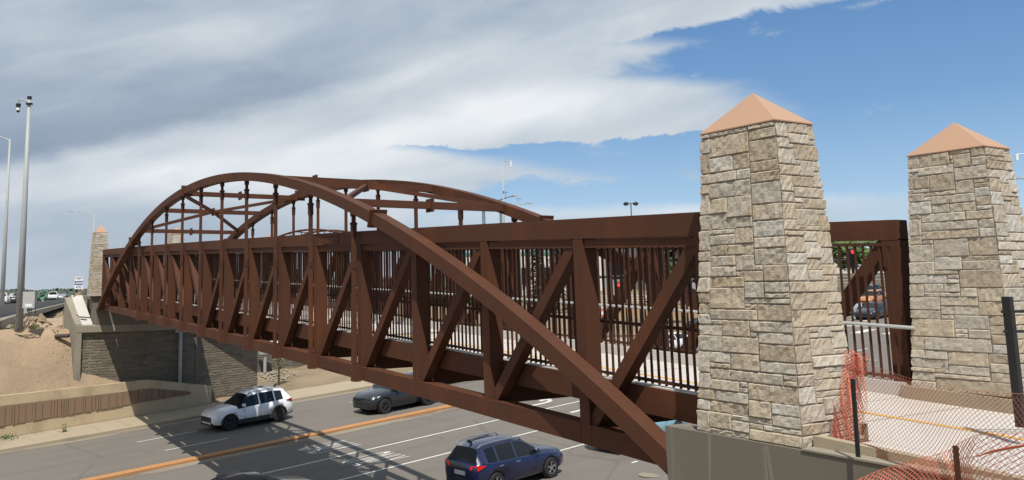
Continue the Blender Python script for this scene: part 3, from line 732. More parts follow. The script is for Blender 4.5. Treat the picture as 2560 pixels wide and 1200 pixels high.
def lamp(px, py_top, D, zbase, armpx, label, r=(.12, .06), armdrop=0, group='street lamps along the highway'):
    tp = at(px, py_top, D); b = Vector((tp.x, tp.y, zbase)); t, d_ = pole('street_lamp', b, tp, r[0], r[1], label, 'street lamp', group)
    ae = at(armpx, py_top-6*(1 if armdrop == 0 else 0)+armdrop, D)-b; M = MB(); mid = (d_+ae)/2+Vector((0, 0, .12)); M.tube([d_-Vector((0, 0, .1)), mid, ae], [r[1]*.8, r[1]*.6, r[1]*.5], 6); M.build('arm', 'galv', t)
    a = (ae-d_).normalized(); M = MB(); M.beam(ae-a*.2, ae+a*.5, .22, .1); M.build('lamp_head', 'galv', t)
lamp(25, 348, 62, .3, -30, 'slim tall street lamp left of the camera pole, cut by the frame', (.18, .07))
lamp(236, 535, 108, 1.0, 178, 'distant street lamp rising directly behind the small far stone pillar')
lamp(303, 597, 190, 0, 275, 'most distant thin street lamp just right of the far stone pillar', (.1, .05))
# twin lamp
tp = at(1577, 508, 150); t, d_ = pole('twin_lamp', (tp.x, tp.y, 1), tp, .13, .09, 'dark twin-headed parking lot lamp above the top chord', 'street lamp', m='dark_metal')
for sg in (-1, 1):
    M = MB(); c = d_+RT*sg*.75; P = [(.0, .0), (.55, .16), (1.0, .28), (1.25, .2), (1.35, .02)]
    M.tube([d_+RT*sg*x for x, _ in ((0, 0), (.35, 0))], .06, 6); M.tube([d_+RT*sg*x-Vector((0, 0, .1)) for x in (.35, .6, 1.0, 1.3)], [.08, .30, .38, .14], 10); M.build('lamp_head', 'dark_metal', t, smooth=True)
# signal gantry with camera mast behind the arch
def signal_mast(px, ytop, D, zb, label, mirror=False):
    tp = at(px, ytop, D); b = Vector((tp.x, tp.y, zb)); t, d_ = pole('camera_mast', b, tp, .16, .06, label, 'signal pole', 'signal poles at the intersection'); px_m = D/FPX
    sg = -1 if mirror else 1
    M = MB(); M.tube([d_, d_+RT*sg*8*px_m+Vector((0, 0, .15)), d_+RT*sg*20*px_m+Vector((0, 0, .2))], .05, 6); M.build('arm', 'galv', t)
    M = MB(); c = d_+RT*sg*21*px_m; M.tube([c+Vector((0, 0, .2)), c-Vector((0, 0, .15))], .1, 8); M.tube([c-Vector((0, 0, .15)), c-Vector((0, 0, .6))], .14, 8); M.build('dome_camera', 'sign_white', t)
    for (y_, x0, x1, dz) in ((92, -14, 34, .45), ):
        c = Vector((0, 0, d_.z-y_*px_m)); a = c+RT*sg*x0*px_m-Vector((0, 0, .2)); q = c+RT*sg*x1*px_m+Vector((0, 0, dz)); M = MB(); M.tube([a, (a+q)/2+Vector((0, 0, .1)), q], [.09, .07, .05], 6); M.build('mast_arm', 'dark_metal', t)
        M = MB(); M.beam(q-RT*sg*.7, q+RT*sg*.15, .3, .12); M.build('lamp_head', 'galv_light', t)
        M = MB(); z0 = c+RT*sg*5*px_m; M.tube([z0, z0+Vector((0, 0, .9))], .035, 6); M.beam(z0+Vector((0, 0, 1.05))-RT*.35, z0+Vector((0, 0, .85))+RT*.3, .5, .05); M.build('solar_panel', 'galv_light', t)
    return t
signal_mast(1256, 406, 112, -.3, 'slim grey camera mast with street lights poking above the far arch')
tp = at(1296, 512, 125); t, d_ = pole('signal_pole', (tp.x, tp.y, -.3), tp, .14, .08, 'grey signal pole with a short lamp arm right of the camera mast', 'signal pole', 'signal poles at the intersection')
M = MB(); a = d_-RT*.6; q = d_+RT*1.5+Vector((0, 0, .2)); M.tube([a, q], .07, 6); M.beam(q-RT*.5, q+RT*.6, .4, .16); M.tube([d_, d_+Vector((0, 0, .9))], .04, 6); M.beam(d_+Vector((0, 0, 1.05))-RT*.5, d_+Vector((0, 0, .9))+RT*.5, .4, .05); M.build('lamp_arm', 'galv', t)
for px, D in ((1209, 96), (1252, 112)):
    tp = at(px, 534, D); t, _ = pole('signal_post', (tp.x, tp.y, -1.5), tp+Vector((0, 0, 1.2)), .20, .17, ('thick' if px < 1230 else 'thinner')+' slate grey signal post seen under the far arch', 'signal pole', 'signal poles at the intersection', m='slate_metal' if 'slate_metal' in MAT else 'dark_metal')
tp = at(2568, 384, 62); t = thing('camera_mast', (tp.x, tp.y, 0), 'white-armed camera mast at the right edge of the photo beyond the second pillar', 'signal pole', 'signal poles at the intersection')
M = MB(); M.tube([(0, 0, 0), (0, 0, tp.z)], [.2, .1], 10); M.build('pole', 'galv', t); M = MB(); q = at(2541, 386, 62)-Vector((tp.x, tp.y, 0)); M.tube([(0, 0, tp.z), q], .04, 6); M.tube([q, q-Vector((0, 0, .45))], .12, 8); M.build('dome_camera', 'sign_white', t)
M = MB(); a = at(2566, 446, 62)-Vector((tp.x, tp.y, 0)); q = at(2531, 445, 62)-Vector((tp.x, tp.y, 0)); M.tube([a, (a+q)/2], .06, 6); M.beam((a+q)/2, q, .35, .14); M.build('lamp_arm', 'galv_light', t)

# signals
def signal_head(px, py, D, label, on=True):
    c = at(px, py, D); t = thing('traffic_signal', c, label, 'traffic signal', 'traffic signals at the intersection'); f = -Vector((FW.x, FW.y, 0)).normalized()
    M = MB(); M.beam((0, 0, -1.05), (0, 0, .35), .42, .3, up=f); M.build('housing', 'black', t)
    for i in range(3):
        M = MB(); o = f*.155+Vector((0, 0, .12-.37*i)); M.tube([o, o+f*.02], .14, 14); M.build('lens', 'red_signal' if i == 0 else 'trim', t)
        M = MB(); M.tube([o+f*.02, o+f*.17], .155, 12, cap=False); M.build('visor', 'black', t)
    return t
signal_head(2127, 634, 60, 'black traffic signal showing red, seen between the two near stone pillars')
signal_head(1546, 716, 70, 'black traffic signal showing red, seen through the pickets of the first panels')
def cant_arm(px0, py0, px1, py1, D, label):
    a = at(px0, py0, D); q = at(px1, py1, D); t = thing('signal_mast', (a.x, a.y, -2), label, 'signal pole', 'signal poles at the intersection'); M = MB()
    M.tube([(0, 0, 0), (0, 0, a.z+2.3)], .16, 10); M.build('pole', 'dark_metal', t); M = MB(); M.tube([(0, 0, a.z+2), q-Vector((a.x, a.y, -2))], [.12, .07], 8); M.build('arm', 'dark_metal', t)
cant_arm(2066, 652, 2128, 650, 60.3, 'dark signal arm carrying the red light between the near pillars')
cant_arm(1490, 693, 1585, 689, 70.4, 'dark signal arm carrying the red light behind the pickets')

# highway sign
c = at(197, 712, 140); t = thing('highway_sign', (c.x, c.y, .2), 'WEST 470 route sign on a post, left of the far stone pillar', 'road sign'); c0 = c-Vector((c.x, c.y, .2))
M = MB(); M.tube([(0, 0, 0), (0, 0, c0.z+1)], .06, 6); M.build('post', 'galv', t)
def panel(dz, wd, ht, m, name, dd=0): M = MB(); o = c0+Vector((0, 0, dz))-FW*(.09+dd); M.beam(o-RT*wd/2, o+RT*wd/2, .02, ht); return M.build(name, m, t)
panel(1.05, 1.32, .62, 'sign_white', 'direction_panel'); panel(.0, 1.36, 1.42, 'sign_white', 'route_panel')
panel(.50, 1.36, .2, 'sign_blue', 'flag_stripe', .015); panel(.10, 1.36, .2, 'sign_blue', 'flag_stripe', .015)
def sign_text(txt, size, dz, dx_, m):
    me = text_mesh(txt, size, .005); o = bpy.data.objects.new('lettering', me); COL.objects.link(o); me.materials.append(MAT[m]); o.parent = t
    o.matrix_local = Matrix.Translation(c0+Vector((0, 0, dz))-FW*.13+RT*dx_) @ Matrix(((RT.x, 0, -FW.x, 0), (RT.y, 0, -FW.y, 0), (0, 1, 0, 0), (0, 0, 0, 1)))
sign_text('WEST', .46, 1.05, 0, 'black'); sign_text('470', .62, -.38, 0, 'sign_blue'); sign_text('C', .5, .30, -.36, 'sign_red')

# ------------------------------------------------------------------ highway
A0 = Vector((-4.44, 56.81, .70)); A1 = Vector((2.18, 101.66, .22)); A2 = Vector((20.4, 207, -.37)); A3 = Vector((60, 430, -1.6)); Am = A0-(A1-A0).normalized()*9; Am.z = .74
hw = [Am, A0, A1, A2, A3]
M = MB(); lft = Vector((-1, .16, 0)).normalized()
M.grid([[p+Vector((0, 0, .03))+lft*.3 for p in hw], [p+Vector((0, 0, .03))+lft*26 for p in hw]]); tag(M.build('highway', 'asphalt_light' if 'asphalt_light' in MAT else 'asphalt'), kind='structure')
bt = thing('barrier', A0, 'long grey concrete highway barrier at the left edge, behind the poles', 'barrier'); M = MB()
prof = [(0, 0), (.0, .95), (.22, .95), (.45, .2), (.5, 0)]
rows = [[p-A0+lft*a+Vector((0, 0, h)) for p in hw] for a, h in prof]
for a, b_ in zip(rows, rows[1:]): M.grid([a, b_])
M.build('barrier_wall', 'barrier_grey' if 'barrier_grey' in MAT else 'galv', bt)
M = MB(); rows = [[p-A0-lft*a+Vector((0, 0, h)) for p in hw] for a, h in ((.02, .1), (.7, .08), (.72, -.5))]
for a, b_ in zip(rows, rows[1:]): M.grid([a, b_])
M.build('footing', 'concrete', bt)
for i, p in enumerate((A0.lerp(A1, .55),)):
    M = MB(); o = p-A0-lft*.1; M.box((o.x-.05, o.y-.3, o.z), (o.x+.3, o.y+.3, o.z+.6)); M.build('bracket', 'galv_light', bt)

# ------------------------------------------------------------------ vehicles
def wheel_mesh(r, wd, dark):
    T = MB(); prof = [(r*.62, -wd/2), (r*.93, -wd/2), (r, -wd*.32), (r, wd*.32), (r*.93, wd/2), (r*.62, wd/2)]; n = 28
    for a, b_ in zip(prof, prof[1:]+prof[:1]):
        for j in range(n):
            t0, t1 = 2*math.pi*j/n, 2*math.pi*(j+1)/n
            T.face([(a[0]*math.cos(t0), a[1], a[0]*math.sin(t0)), (b_[0]*math.cos(t0), b_[1], b_[0]*math.sin(t0)), (b_[0]*math.cos(t1), b_[1], b_[0]*math.sin(t1)), (a[0]*math.cos(t1), a[1], a[0]*math.sin(t1))])
    Q = MB()
    for sg in (-1,):
        y = sg*wd*.36
        Q.tube([(0, y-.01, 0), (0, y+.02, 0)], r*.17, 12, 0)
        for j in range(5):
            t_ = 2*math.pi*j/5+.3
            for off in (-.13, .13):
                t2 = t_+off*.9; p0 = Vector((math.cos(t_)*r*.12, y, math.sin(t_)*r*.12)); p1 = Vector((math.cos(t2)*r*.62, y-.01, math.sin(t2)*r*.62)); Q.beam(p0, p1, .03, .045, up=(0, 1, 0), mi=0)
        for j in range(n):
            t0, t1 = 2*math.pi*j/n, 2*math.pi*(j+1)/n
            for ra, rb in ((r*.57, r*.64),):
                Q.face([(ra*math.cos(t0), y-.012, ra*math.sin(t0)), (ra*math.cos(t1), y-.012, ra*math.sin(t1)), (rb*math.cos(t1), y-.02, rb*math.sin(t1)), (rb*math.cos(t0), y-.02, rb*math.sin(t0))], 0)
        Q.face([(r*.63*math.cos(2*math.pi*j/n), y+.05, r*.63*math.sin(2*math.pi*j/n)) for j in range(n)], 1)
    return T.mesh('tyre', 'rubber', False), Q.mesh('rim', ['rim_dark' if dark else 'rim', 'black'], False)
WH = {}
def cutter(x, r, W):
    M = MB(); M.tube([(x, -W, r), (x, W, r)], r*1.17, 28); return M
STY = {
 # x from front (0) to rear (1 = L); (x, z_low, z_shoulder, z_top, half width, top half width, flag for the interval to the next station)
 'suv': dict(L=4.36, W=1.83, r=.345, wb=(.84, 3.52), st=[(0, .36, .60, .66, .60, .50, 'b'), (.05, .26, .68, .78, .76, .62, 'b'), (.30, .22, .78, .92, .86, .70, 'b'), (.85, .2, .86, 1.00, .905, .74, 'b'), (1.28, .2, .91, 1.06, .91, .74, 'w'), (1.95, .2, .95, 1.52, .915, .60, 's'), (2.45, .2, .97, 1.60, .915, .61, 's'), (2.52, .2, .97, 1.605, .915, .61, 's'), (3.30, .2, 1.00, 1.60, .915, .60, 's'), (3.38, .2, 1.0, 1.597, .915, .60, 's'), (3.80, .2, 1.03, 1.56, .90, .57, 'p'), (4.02, .22, 1.05, 1.52, .88, .54, 'r'), (4.27, .28, 1.03, 1.10, .84, .62, 'b'), (4.33, .34, .95, 1.02, .80, .60, 'b'), (4.36, .42, .80, .88, .70, .55, 'b')]),
 'sedan': dict(L=4.85, W=1.86, r=.345, wb=(.88, 3.80), st=[(0, .34, .52, .58, .62, .50, 'b'), (.06, .22, .60, .68, .78, .62, 'b'), (.35, .19, .70, .80, .88, .72, 'b'), (.95, .17, .80, .90, .925, .76, 'b'), (1.35, .17, .86, .98, .93, .76, 'w'), (2.2, .17, .90, 1.38, .93, .57, 's'), (2.62, .17, .91, 1.44, .93, .58, 's'), (2.69, .17, .91, 1.443, .93, .58, 's'), (3.35, .17, .93, 1.40, .925, .56, 's'), (3.75, .17, .95, 1.31, .92, .54, 'r'), (4.45, .22, .97, 1.10, .88, .66, 'b'), (4.75, .28, .93, 1.02, .82, .66, 'b'), (4.85, .40, .75, .84, .70, .58, 'b')]),
 'van': dict(L=5.0, W=1.96, r=.345, wb=(.95, 3.95), st=[(0, .34, .58, .66, .66, .55, 'b'), (.08, .24, .70, .80, .84, .68, 'b'), (.5, .2, .84, .98, .95, .78, 'b'), (.9, .2, .92, 1.10, .97, .78, 'w'), (1.85, .2, 1.0, 1.62, .98, .66, 's'), (2.3, .2, 1.0, 1.72, .98, .68, 's'), (2.4, .2, 1.0, 1.725, .98, .68, 's'), (3.4, .2, 1.0, 1.74, .98, .68, 's'), (3.5, .2, 1.0, 1.74, .98, .68, 's'), (4.5, .2, 1.02, 1.71, .96, .66, 'p'), (4.75, .22, 1.02, 1.66, .94, .62, 'r'), (4.95, .3, 1.0, 1.1, .88, .66, 'b'), (5.0, .42, .85, .95, .75, .6, 'b')]),
}
def vehicle(style, paint, u, v, head, label, group=None, name=None, dark_rims=False, loc=None, rz=None, cladding=False, rails=False, scale=1.06, glass='glass', brake=False, led=False, simple=False, tail=True):
    st = STY[style]; Ln = st['L']; name = name or {'suv': 'suv', 'sedan': 'sedan_car', 'van': 'minivan'}[style]
    if loc is None: loc = road(u, v, .01)
    t = thing(name, loc, label, 'car', group)
    # orientation: local +x = forward
    if rz is None:
        fwd = RD*(1 if head > 0 else -1)
    else: fwd = Vector((math.cos(rz), math.sin(rz), 0))
    upv = RN if rz is None else UP; left = upv.cross(fwd).normalized()
    t.rotation_euler = Matrix(((fwd.x, left.x, upv.x), (fwd.y, left.y, upv.y), (fwd.z, left.z, upv.z))).to_euler(); t.scale = (scale,)*3
    rings = []
    for (x, zl, zs, zt, hw_, tw_, fl) in st['st']:
        X = Ln/2-x; green = fl in 'wsr' or zt-zs > .3
        wz = zt-.10 if zt-zs > .3 else max(zt-.05, zs+.03)
        tt = tw_ if zt-zs > .3 else tw_
        rings.append([(X, 0, zl), (X, hw_-.16, zl), (X, hw_-.03, zl+.10), (X, hw_, (zl+zs)/2+.04), (X, hw_-.015, zs-.02), (X, hw_-.055, zs+.02),
                      (X, tt+.03 if zt-zs > .3 else hw_-.10, wz), (X, tt-.07 if zt-zs > .3 else tt, zt-.02 if zt-zs > .3 else zt-.012), (X, 0, zt)])
    body = MB(); gl = {}; clad = MB(); i0 = 0
    NRr = len(rings[0])
    full = []
    for rg in rings: full.append(rg+[(x, -y, z) for (x, y, z) in rg[-2:0:-1]])
    n = len(full[0]); body.v = [p for rg in full for p in rg]
    for i in range(len(full)-1):
        fl = st['st'][i][6]
        for j in range(n):
            a, b_ = i*n+j, i*n+(j+1) % n; c_, d2 = (i+1)*n+(j+1) % n, (i+1)*n+j; q = (a, b_, c_, d2)
            seg = j if j < NRr-1 else n-1-j           # 0..7 mirrored
            tgt = None
            if fl == 'w' and seg in (6, 7): tgt = 'windscreen'
            if fl == 'r' and seg in (6, 7): tgt = 'rear_window'
            if fl == 's' and seg == 5: tgt = 'side_window'
            if fl == 's' and abs(st['st'][i+1][0]-st['st'][i][0]) < .12: tgt = None
            if fl == 'w' and seg == 5: tgt = 'side_window'
            if tgt: gl.setdefault((tgt, i if tgt == 'side_window' else 0, j if tgt == 'side_window' else 0), MB()).face([full[k//n][k % n] for k in q[::-1]])
            elif seg in (0, 1) and cladding or seg == 0: body.f.append(q[::-1]); body.mi.append(1)
            else: body.f.append(q[::-1]); body.mi.append(0)
    body.f.append(tuple(range(n))); body.mi.append(0); body.f.append(tuple((len(full)-1)*n+k for k in range(n))[::-1]); body.mi.append(0)
    ob = body.build('body', ['paint_'+paint, 'trim'], t, smooth=True)
    r = st['r']
    cut = MB()
    for xw in st['wb']: cut.tube([(Ln/2-xw, -2, r), (Ln/2-xw, 2, r)], r*1.16, 28)
    co = cut.build('cut', 'trim'); 
    bm_ = ob.modifiers.new('arch', 'BOOLEAN'); bm_.object = co; bm_.operation = 'DIFFERENCE'; bm_.solver = 'FAST'
    par = ob.parent; ob.parent = None; bpy.context.view_layer.update()
    me = bpy.data.meshes.new_from_object(ob.evaluated_get(bpy.context.evaluated_depsgraph_get()))
    ob.modifiers.clear(); old = ob.data; 
    if len(me.polygons) > 40: ob.data = me
    ob.parent = par; ob.matrix_parent_inverse = Matrix.Identity(4)
    bpy.data.objects.remove(co)
    # soft edges
    for p in ob.data.polygons: p.use_smooth = True
    W2 = st['W']/2
    for k, M_ in gl.items():
        M_.build(k[0], glass, t, smooth=True)
    key = (r, dark_rims)
    if key not in WH: WH[key] = wheel_mesh(r, .22, dark_rims)
    for xw in st['wb']:                                  # dark wells
        M = MB(); M.tube([(Ln/2-xw, -W2+.06, r), (Ln/2-xw, W2-.06, r)], r*1.14, 20); M.build('wheel_well', 'black', t)
    for xw in st['wb']:
        for sg in (-1, 1):
            wo = bpy.data.objects.new('wheel', None); COL.objects.link(wo); wo.parent = t; wo.location = (Ln/2-xw, sg*(W2-.10), r)
            if sg > 0: wo.rotation_euler = (0, 0, math.pi)
            for nm_, me_ in zip(('tyre', 'rim'), WH[key]):
                o2 = bpy.data.objects.new(nm_, me_); COL.objects.link(o2); o2.parent = wo
    # arch flares
    if cladding:
        for xw in st['wb']:
            for sg in (-1, 1):
                M = MB()
                for j in range(14):
                    t0, t1 = math.pi*j/14, math.pi*(j+1)/14; y = sg*(W2-.035)
                    for ra, rb in ((r*1.13, r*1.30),):
                        P_ = [(Ln/2-xw+ra*math.cos(t0), y, r+ra*math.sin(t0)), (Ln/2-xw+rb*math.cos(t0), y, r+rb*math.sin(t0)), (Ln/2-xw+rb*math.cos(t1), y, r+rb*math.sin(t1)), (Ln/2-xw+ra*math.cos(t1), y, r+ra*math.sin(t1))]
                        Q_ = [(a, b_+sg*.045, c_) for a, b_, c_ in P_]
                        M.poly(P_+Q_, [(4, 5, 6, 7), (0, 4, 7, 3), (1, 2, 6, 5), (0, 1, 2, 3)])
                M.build('wheel_arch', 'trim', t)
        for sg in (-1, 1): box('cladding', (-Ln/2+.6+r, sg*(W2-.03)-.02, .24), (Ln/2-.9-r, sg*(W2-.03)+.02, .44), 'trim', t)
    # lamps, grille, plates, mirrors, rails, handles
    F = Ln/2
    for sg in (-1, 1):
        M = MB(); P_ = ([(F-.10, sg*.52, .64), (F-.42, sg*.80, .70), (F-.42, sg*.81, .80), (F-.14, sg*.52, .74)] if not led else [(F-.07, sg*.46, .60), (F-.36, sg*.79, .69), (F-.66, sg*.86, .88), (F-.20, sg*.54, .73)]) if style != 'sedan' else [(F-.10, sg*.48, .58), (F-.42, sg*.84, .66), (F-.66, sg*.89, .79), (F-.20, sg*.60, .68)]
        P_ = [(a+.06, b_+sg*.035, c_) for a, b_, c_ in P_]; M.poly(P_+[(a-.12, b_-sg*.06, c_) for a, b_, c_ in P_], [(0, 1, 2, 3), (3, 2, 1, 0), (0, 1, 5, 4), (1, 2, 6, 5), (2, 3, 7, 6), (3, 0, 4, 7)]); M.build('headlight', 'headlamp', t)
        M = MB(); zt_ = st['st'][-3][2]-.02
        P_ = [(-F+.02, sg*.50, zt_-.14), (-F+.10, sg*.84, zt_-.14), (-F+.42, sg*.90, zt_-.02), (-F+.10, sg*.82, zt_+.03), (-F+.04, sg*.52, zt_-.02)]
        P_ = [(a-.03, b_+sg*.012, c_) for a, b_, c_ in P_]; M.poly(P_+[(a+.1, b_-sg*.08, c_) for a, b_, c_ in P_], [(0, 1, 2, 3, 4), (4, 3, 2, 1, 0), (0, 1, 6, 5), (1, 2, 7, 6), (2, 3, 8, 7), (3, 4, 9, 8)]); M.build('tail_light', 'tail_on' if brake else 'tail', t)
        M = MB(); xm = F-st['st'][4][0]-.28; zm = st['st'][4][2]+.10; M.box((xm-.09, sg*(W2+.02)-.07, zm), (xm+.07, sg*(W2+.02)+.09, zm+.14)); M.box((xm-.02, min(sg*(W2-.10), sg*W2), zm), (xm+.04, max(sg*(W2-.10), sg*W2), zm+.05)); M.build('mirror', 'paint_'+paint, t, bevel=.03)
        if not simple:
            for hx in (F-2.45, F-3.25):
                M = MB(); M.box((hx-.11, sg*(W2-.02)-.02, .86), (hx+.09, sg*(W2-.02)+.02, .895)); M.build('door_handle', 'rim' if paint == 'blue' else 'paint_'+paint, t)
            if rails:
                M = MB(); zr = 1.60; M.tube([(F-1.95, sg*.56, zr-.10), (F-2.1, sg*.58, zr), (F-3.3, sg*.58, zr+.035), (F-3.85, sg*.56, zr-.0), (F-3.98, sg*.55, zr-.08)], .022, 8); M.build('roof_rail', 'rim', t)
    gz = .68 if cladding else .62
    M = MB(); M.box((F-.07, -.56 if cladding else -.46, .44), (F+(.03 if cladding else .012), .56 if cladding else .46, gz)); M.build('grille', 'trim', t, bevel=.02)
    M = MB(); M.box((F-.09, -.62, .27), (F+.008, .62, .36)); M.build('air_intake', 'trim', t)
    M = MB(); zp = st['st'][-1][1]+.02; M.box((-F-.02, -.26, .66), (-F+.05, .26, .80)); M.build('licence_plate', 'sign_white', t)
    M = MB(); M.box((-F-.015, -.75, .30), (-F+.12, .75, .46)); M.build('rear_bumper', 'trim', t, bevel=.03)
    if not simple:
        for xs in (F-1.62, F-2.48, F-3.30 if style == 'suv' else F-3.45):
            for sg in (-1, 1): box('door_gap', (xs-.010, sg*(W2-.02)-.012, .42), (xs+.010, sg*(W2-.02)+.012, .90), 'black', t)
        if style == 'suv': M = MB(); M.beam((-F+.62, 0, 1.58), (-F+.45, 0, 1.70), .03, .10); M.build('antenna_fin', 'black', t)
    return t
vehicle('suv', 'white', 11.05, 34.85, -1, 'white SUV with black roof rails and wheel arches, driving left by the sidewalk', dark_rims=True, cladding=True, rails=True)
vehicle('suv', 'grey', 18.6, 31.75, -1, 'dark grey low car with slim white headlights, partly behind the bottom chord', dark_rims=True, scale=1.10, led=True)
vehicle('suv', 'blue', 11.95, 16.45, 1, 'dark blue SUV with silver roof rails and red tail lights, seen from behind', rails=True, scale=1.02, brake=True)
vehicle('sedan', 'black', 3.3, 19.55, 1, 'black car whose roof just shows at the bottom edge, left of the blue SUV', scale=1.06)
vehicle('suv', 'slate', 6.6, 13.2, 1, 'slate blue car roof at the bottom edge, just in front of the blue SUV', scale=1.0)
def pickup(paint, u, v, head, label, scale=1.06):
    t = vehicle('suv', paint, u, v, head, label, name='pickup_truck', scale=scale, dark_rims=False, simple=True)
    return t
vehicle('suv', 'black', 26.4, 36.2, -1, 'dark pickup-like car with bright silver wheels, mostly hidden behind the deck beam', scale=1.1)
vehicle('suv', 'lightblue', 19.6, 16.4, 1, 'light blue car behind the lower end of the arch, left of the concrete wall', scale=1.05)
vehicle('sedan', 'white', 44.5, 32.5, -1, 'white car with black windscreen glimpsed through the first picket panel', scale=1.0, glass='black')
vehicle('suv', 'navy', 58.5, 38.0, -1, 'dark car glimpsed through the pickets right beside the near stone pillar', scale=1.0)
Gq = 'cars queuing at the intersection'
vehicle('van', 'silver', 74.6, 33.6, -1, 'silver minivan at the head of the queue, left of the dark sedan', Gq, scale=1.0)
vehicle('sedan', 'navy', 73.0, 29.9, -1, 'dark navy sedan facing the camera at the stop line, beside the near end post', Gq, scale=1.0)
vehicle('suv', 'tan', 86.5, 36.0, -1, 'orange tan SUV queuing behind the silver minivan', Gq, scale=1.0)
vehicle('suv', 'slate', 95, 40.0, -1, 'blue grey SUV queuing behind the orange one', Gq, scale=1.05)
vehicle('suv', 'black', 97, 36.2, -1, 'black SUV further back in the right lane of the queue', Gq, scale=1.0)
vehicle('van', 'white', 93, 45.2, -1, 'white and blue van just right of the near stone pillar edge', Gq, scale=1.0)
vehicle('sedan', 'silver', 88, 64, 1, 'silver car glimpsed high between the pickets and the near pillar', Gq, scale=1.0)
# highway cars
Gh = 'cars on the distant highway'
hz = math.atan2((A2-A1).y, (A2-A1).x)
for (px, py, D, sty, pn, lab, bk) in ((4, 762, 110, 'suv', 'white', 'white SUV with red tail light cut by the left edge of the photo', True), (36, 758, 128, 'suv', 'black', 'dark SUV between the two left poles on the highway', False), (133, 750, 175, 'van', 'white', 'white van on the highway, right of the green rig', False), (152, 750, 205, 'sedan', 'silver', 'silver car low behind the barrier near the abutment', False), (162, 744, 260, 'sedan', 'slate', 'farthest dark car on the highway right by the sloping ledge', False)):
    c = at(px, py, D); vehicle(sty, pn, 0, 0, 1, lab, Gh, loc=c-Vector((0, 0, .0)), rz=hz, scale=1.0, brake=bk, simple=True)
c = at(107, 749, 170); t = thing('trailer', c, 'green tow rig with an upright hoop on the highway behind the cabinet', 'trailer'); M = MB()
M.beam(RT*-1.6, RT*1.2+Vector((0, 0, .3)), .8, .3); M.build('bed', 'paint_green', t)
M = MB(); M.tube([RT*-1.0+Vector((0, 0, .3)), RT*-.6+Vector((0, 0, 1.5)), RT*.3+Vector((0, 0, 1.9)), RT*1.0+Vector((0, 0, 1.7)), RT*.7+Vector((0, 0, .8)), RT*.1+Vector((0, 0, .3))], .12, 6); M.build('hoop', 'paint_green', t)
for sg in (-1, 1): M = MB(); M.tube([RT*sg*.8-FW*.5, RT*sg*.8+FW*.5], .45, 14); M.build('wheel', 'rubber', t)

# ------------------------------------------------------------------ plants
def leaf_cloud(M, cx_, cy_, cz_, rx, ry, rz_, n, size, rng, lumps=9, mi=0):
    cen = []
    for _ in range(lumps):
        a = rng.uniform(0, 6.28); h = rng.uniform(-.8, .9); r_ = math.sqrt(max(0, 1-h*h))*rng.uniform(.35, .85)
        cen.append((cx_+math.cos(a)*r_*rx, cy_+math.sin(a)*r_*ry, cz_+h*rz_*.8, rng.uniform(.28, .5)))
    for _ in range(n):
        c = rng.choice(cen); d = Vector((rng.gauss(0, 1), rng.gauss(0, 1), rng.gauss(0, 1))).normalized()*(rng.random()**.45)*c[3]
        p = Vector((c[0]+d.x*rx, c[1]+d.y*ry, c[2]+d.z*rz_))
        a = Vector((rng.gauss(0, 1), rng.gauss(0, 1), rng.gauss(0, 1))).normalized(); b_ = a.orthogonal().normalized(); s_ = size*rng.uniform(.6, 1.4)
        M.face([p-a*s_-b_*s_*.6, p+a*s_-b_*s_*.4, p+a*s_*.8+b_*s_*.7, p-a*s_*.7+b_*s_*.6], mi)
def tree(loc, h, r_, label, leaf='leaf_green', conifer=False, n=1500, group='trees beyond the intersection', seed=1, sz=.28):
    rng = random.Random(seed); t = thing('conifer' if conifer else 'tree', loc, label, 'tree', group); M = MB()
    M.tube([(0, 0, -.5), (0, 0, h*.35), (.05*h, 0, h*.8)], [h*.03, h*.022, h*.006], 8)
    if not conifer:
        for i in range(5):
            a = i*1.3; M.tube([(0, 0, h*(.3+.05*i)), (math.cos(a)*r_*.5, math.sin(a)*r_*.5, h*(.5+.06*i))], [h*.012, h*.004], 5)
    M.build('trunk', 'bark', t); M = MB()
    if conifer:
        for _ in range(n):
            f = rng.random()**.75; z = h*(.08+.9*(1-f)); rr = r_*f*rng.uniform(.25, 1)**.6; a = rng.uniform(0, 6.28)
            rr *= .8+.3*math.sin(a*5+z*2.5); p = Vector((math.cos(a)*rr, math.sin(a)*rr, z-rr*.25)); dv = Vector((math.cos(a), math.sin(a), -.3)).normalized(); sd = dv.cross(UP).normalized(); s_ = sz*rng.uniform(.6, 1.3)
            M.face([p-dv*s_, p+sd*s_*.45, p+dv*s_, p-sd*s_*.45])
    else: leaf_cloud(M, 0, 0, h*.62, r_, r_, h*.36, n, sz, rng, 12)
    M.build('crown', leaf, t); return t
def tz(px, D, y=700): p = at(px, y, D); return p
for i, (px, D, h, rr, leaf, con, lab) in enumerate(((2135, 118, 8.6, 4.6, 'leaf_green', False, 'bright green leafy tree behind the red signal between the near pillars'), (1342, 92, 11.5, 3.2, 'leaf_dark', True, 'dark conifer seen through the second picket panel'), (1392, 98, 10.0, 3.4, 'leaf_dark', True, 'dark conifer just right of the other one through the second panel'), (1655, 84, 6.2, 2.4, 'leaf_mid', False, 'small olive green tree in the middle of the first picket panel'), (1720, 96, 8.5, 3.0, 'leaf_dark', False, 'dark leafy tree beside the near stone pillar'), (1180, 96, 7.2, 3.0, 'leaf_mid', False, 'green tree through the third picket panel'), (1090, 100, 6.2, 2.6, 'leaf_mid', False, 'low green tree left of the third truss post'), (2225, 125, 6.2, 2.8, 'leaf_mid', False, 'greyish tree right beside the near end post'))):
    p = tz(px, D); zg = terrain_z(p.x, p.y); tree((p.x, p.y, zg), h, rr, lab, leaf, con, seed=20+i, n=1700, sz=.30)
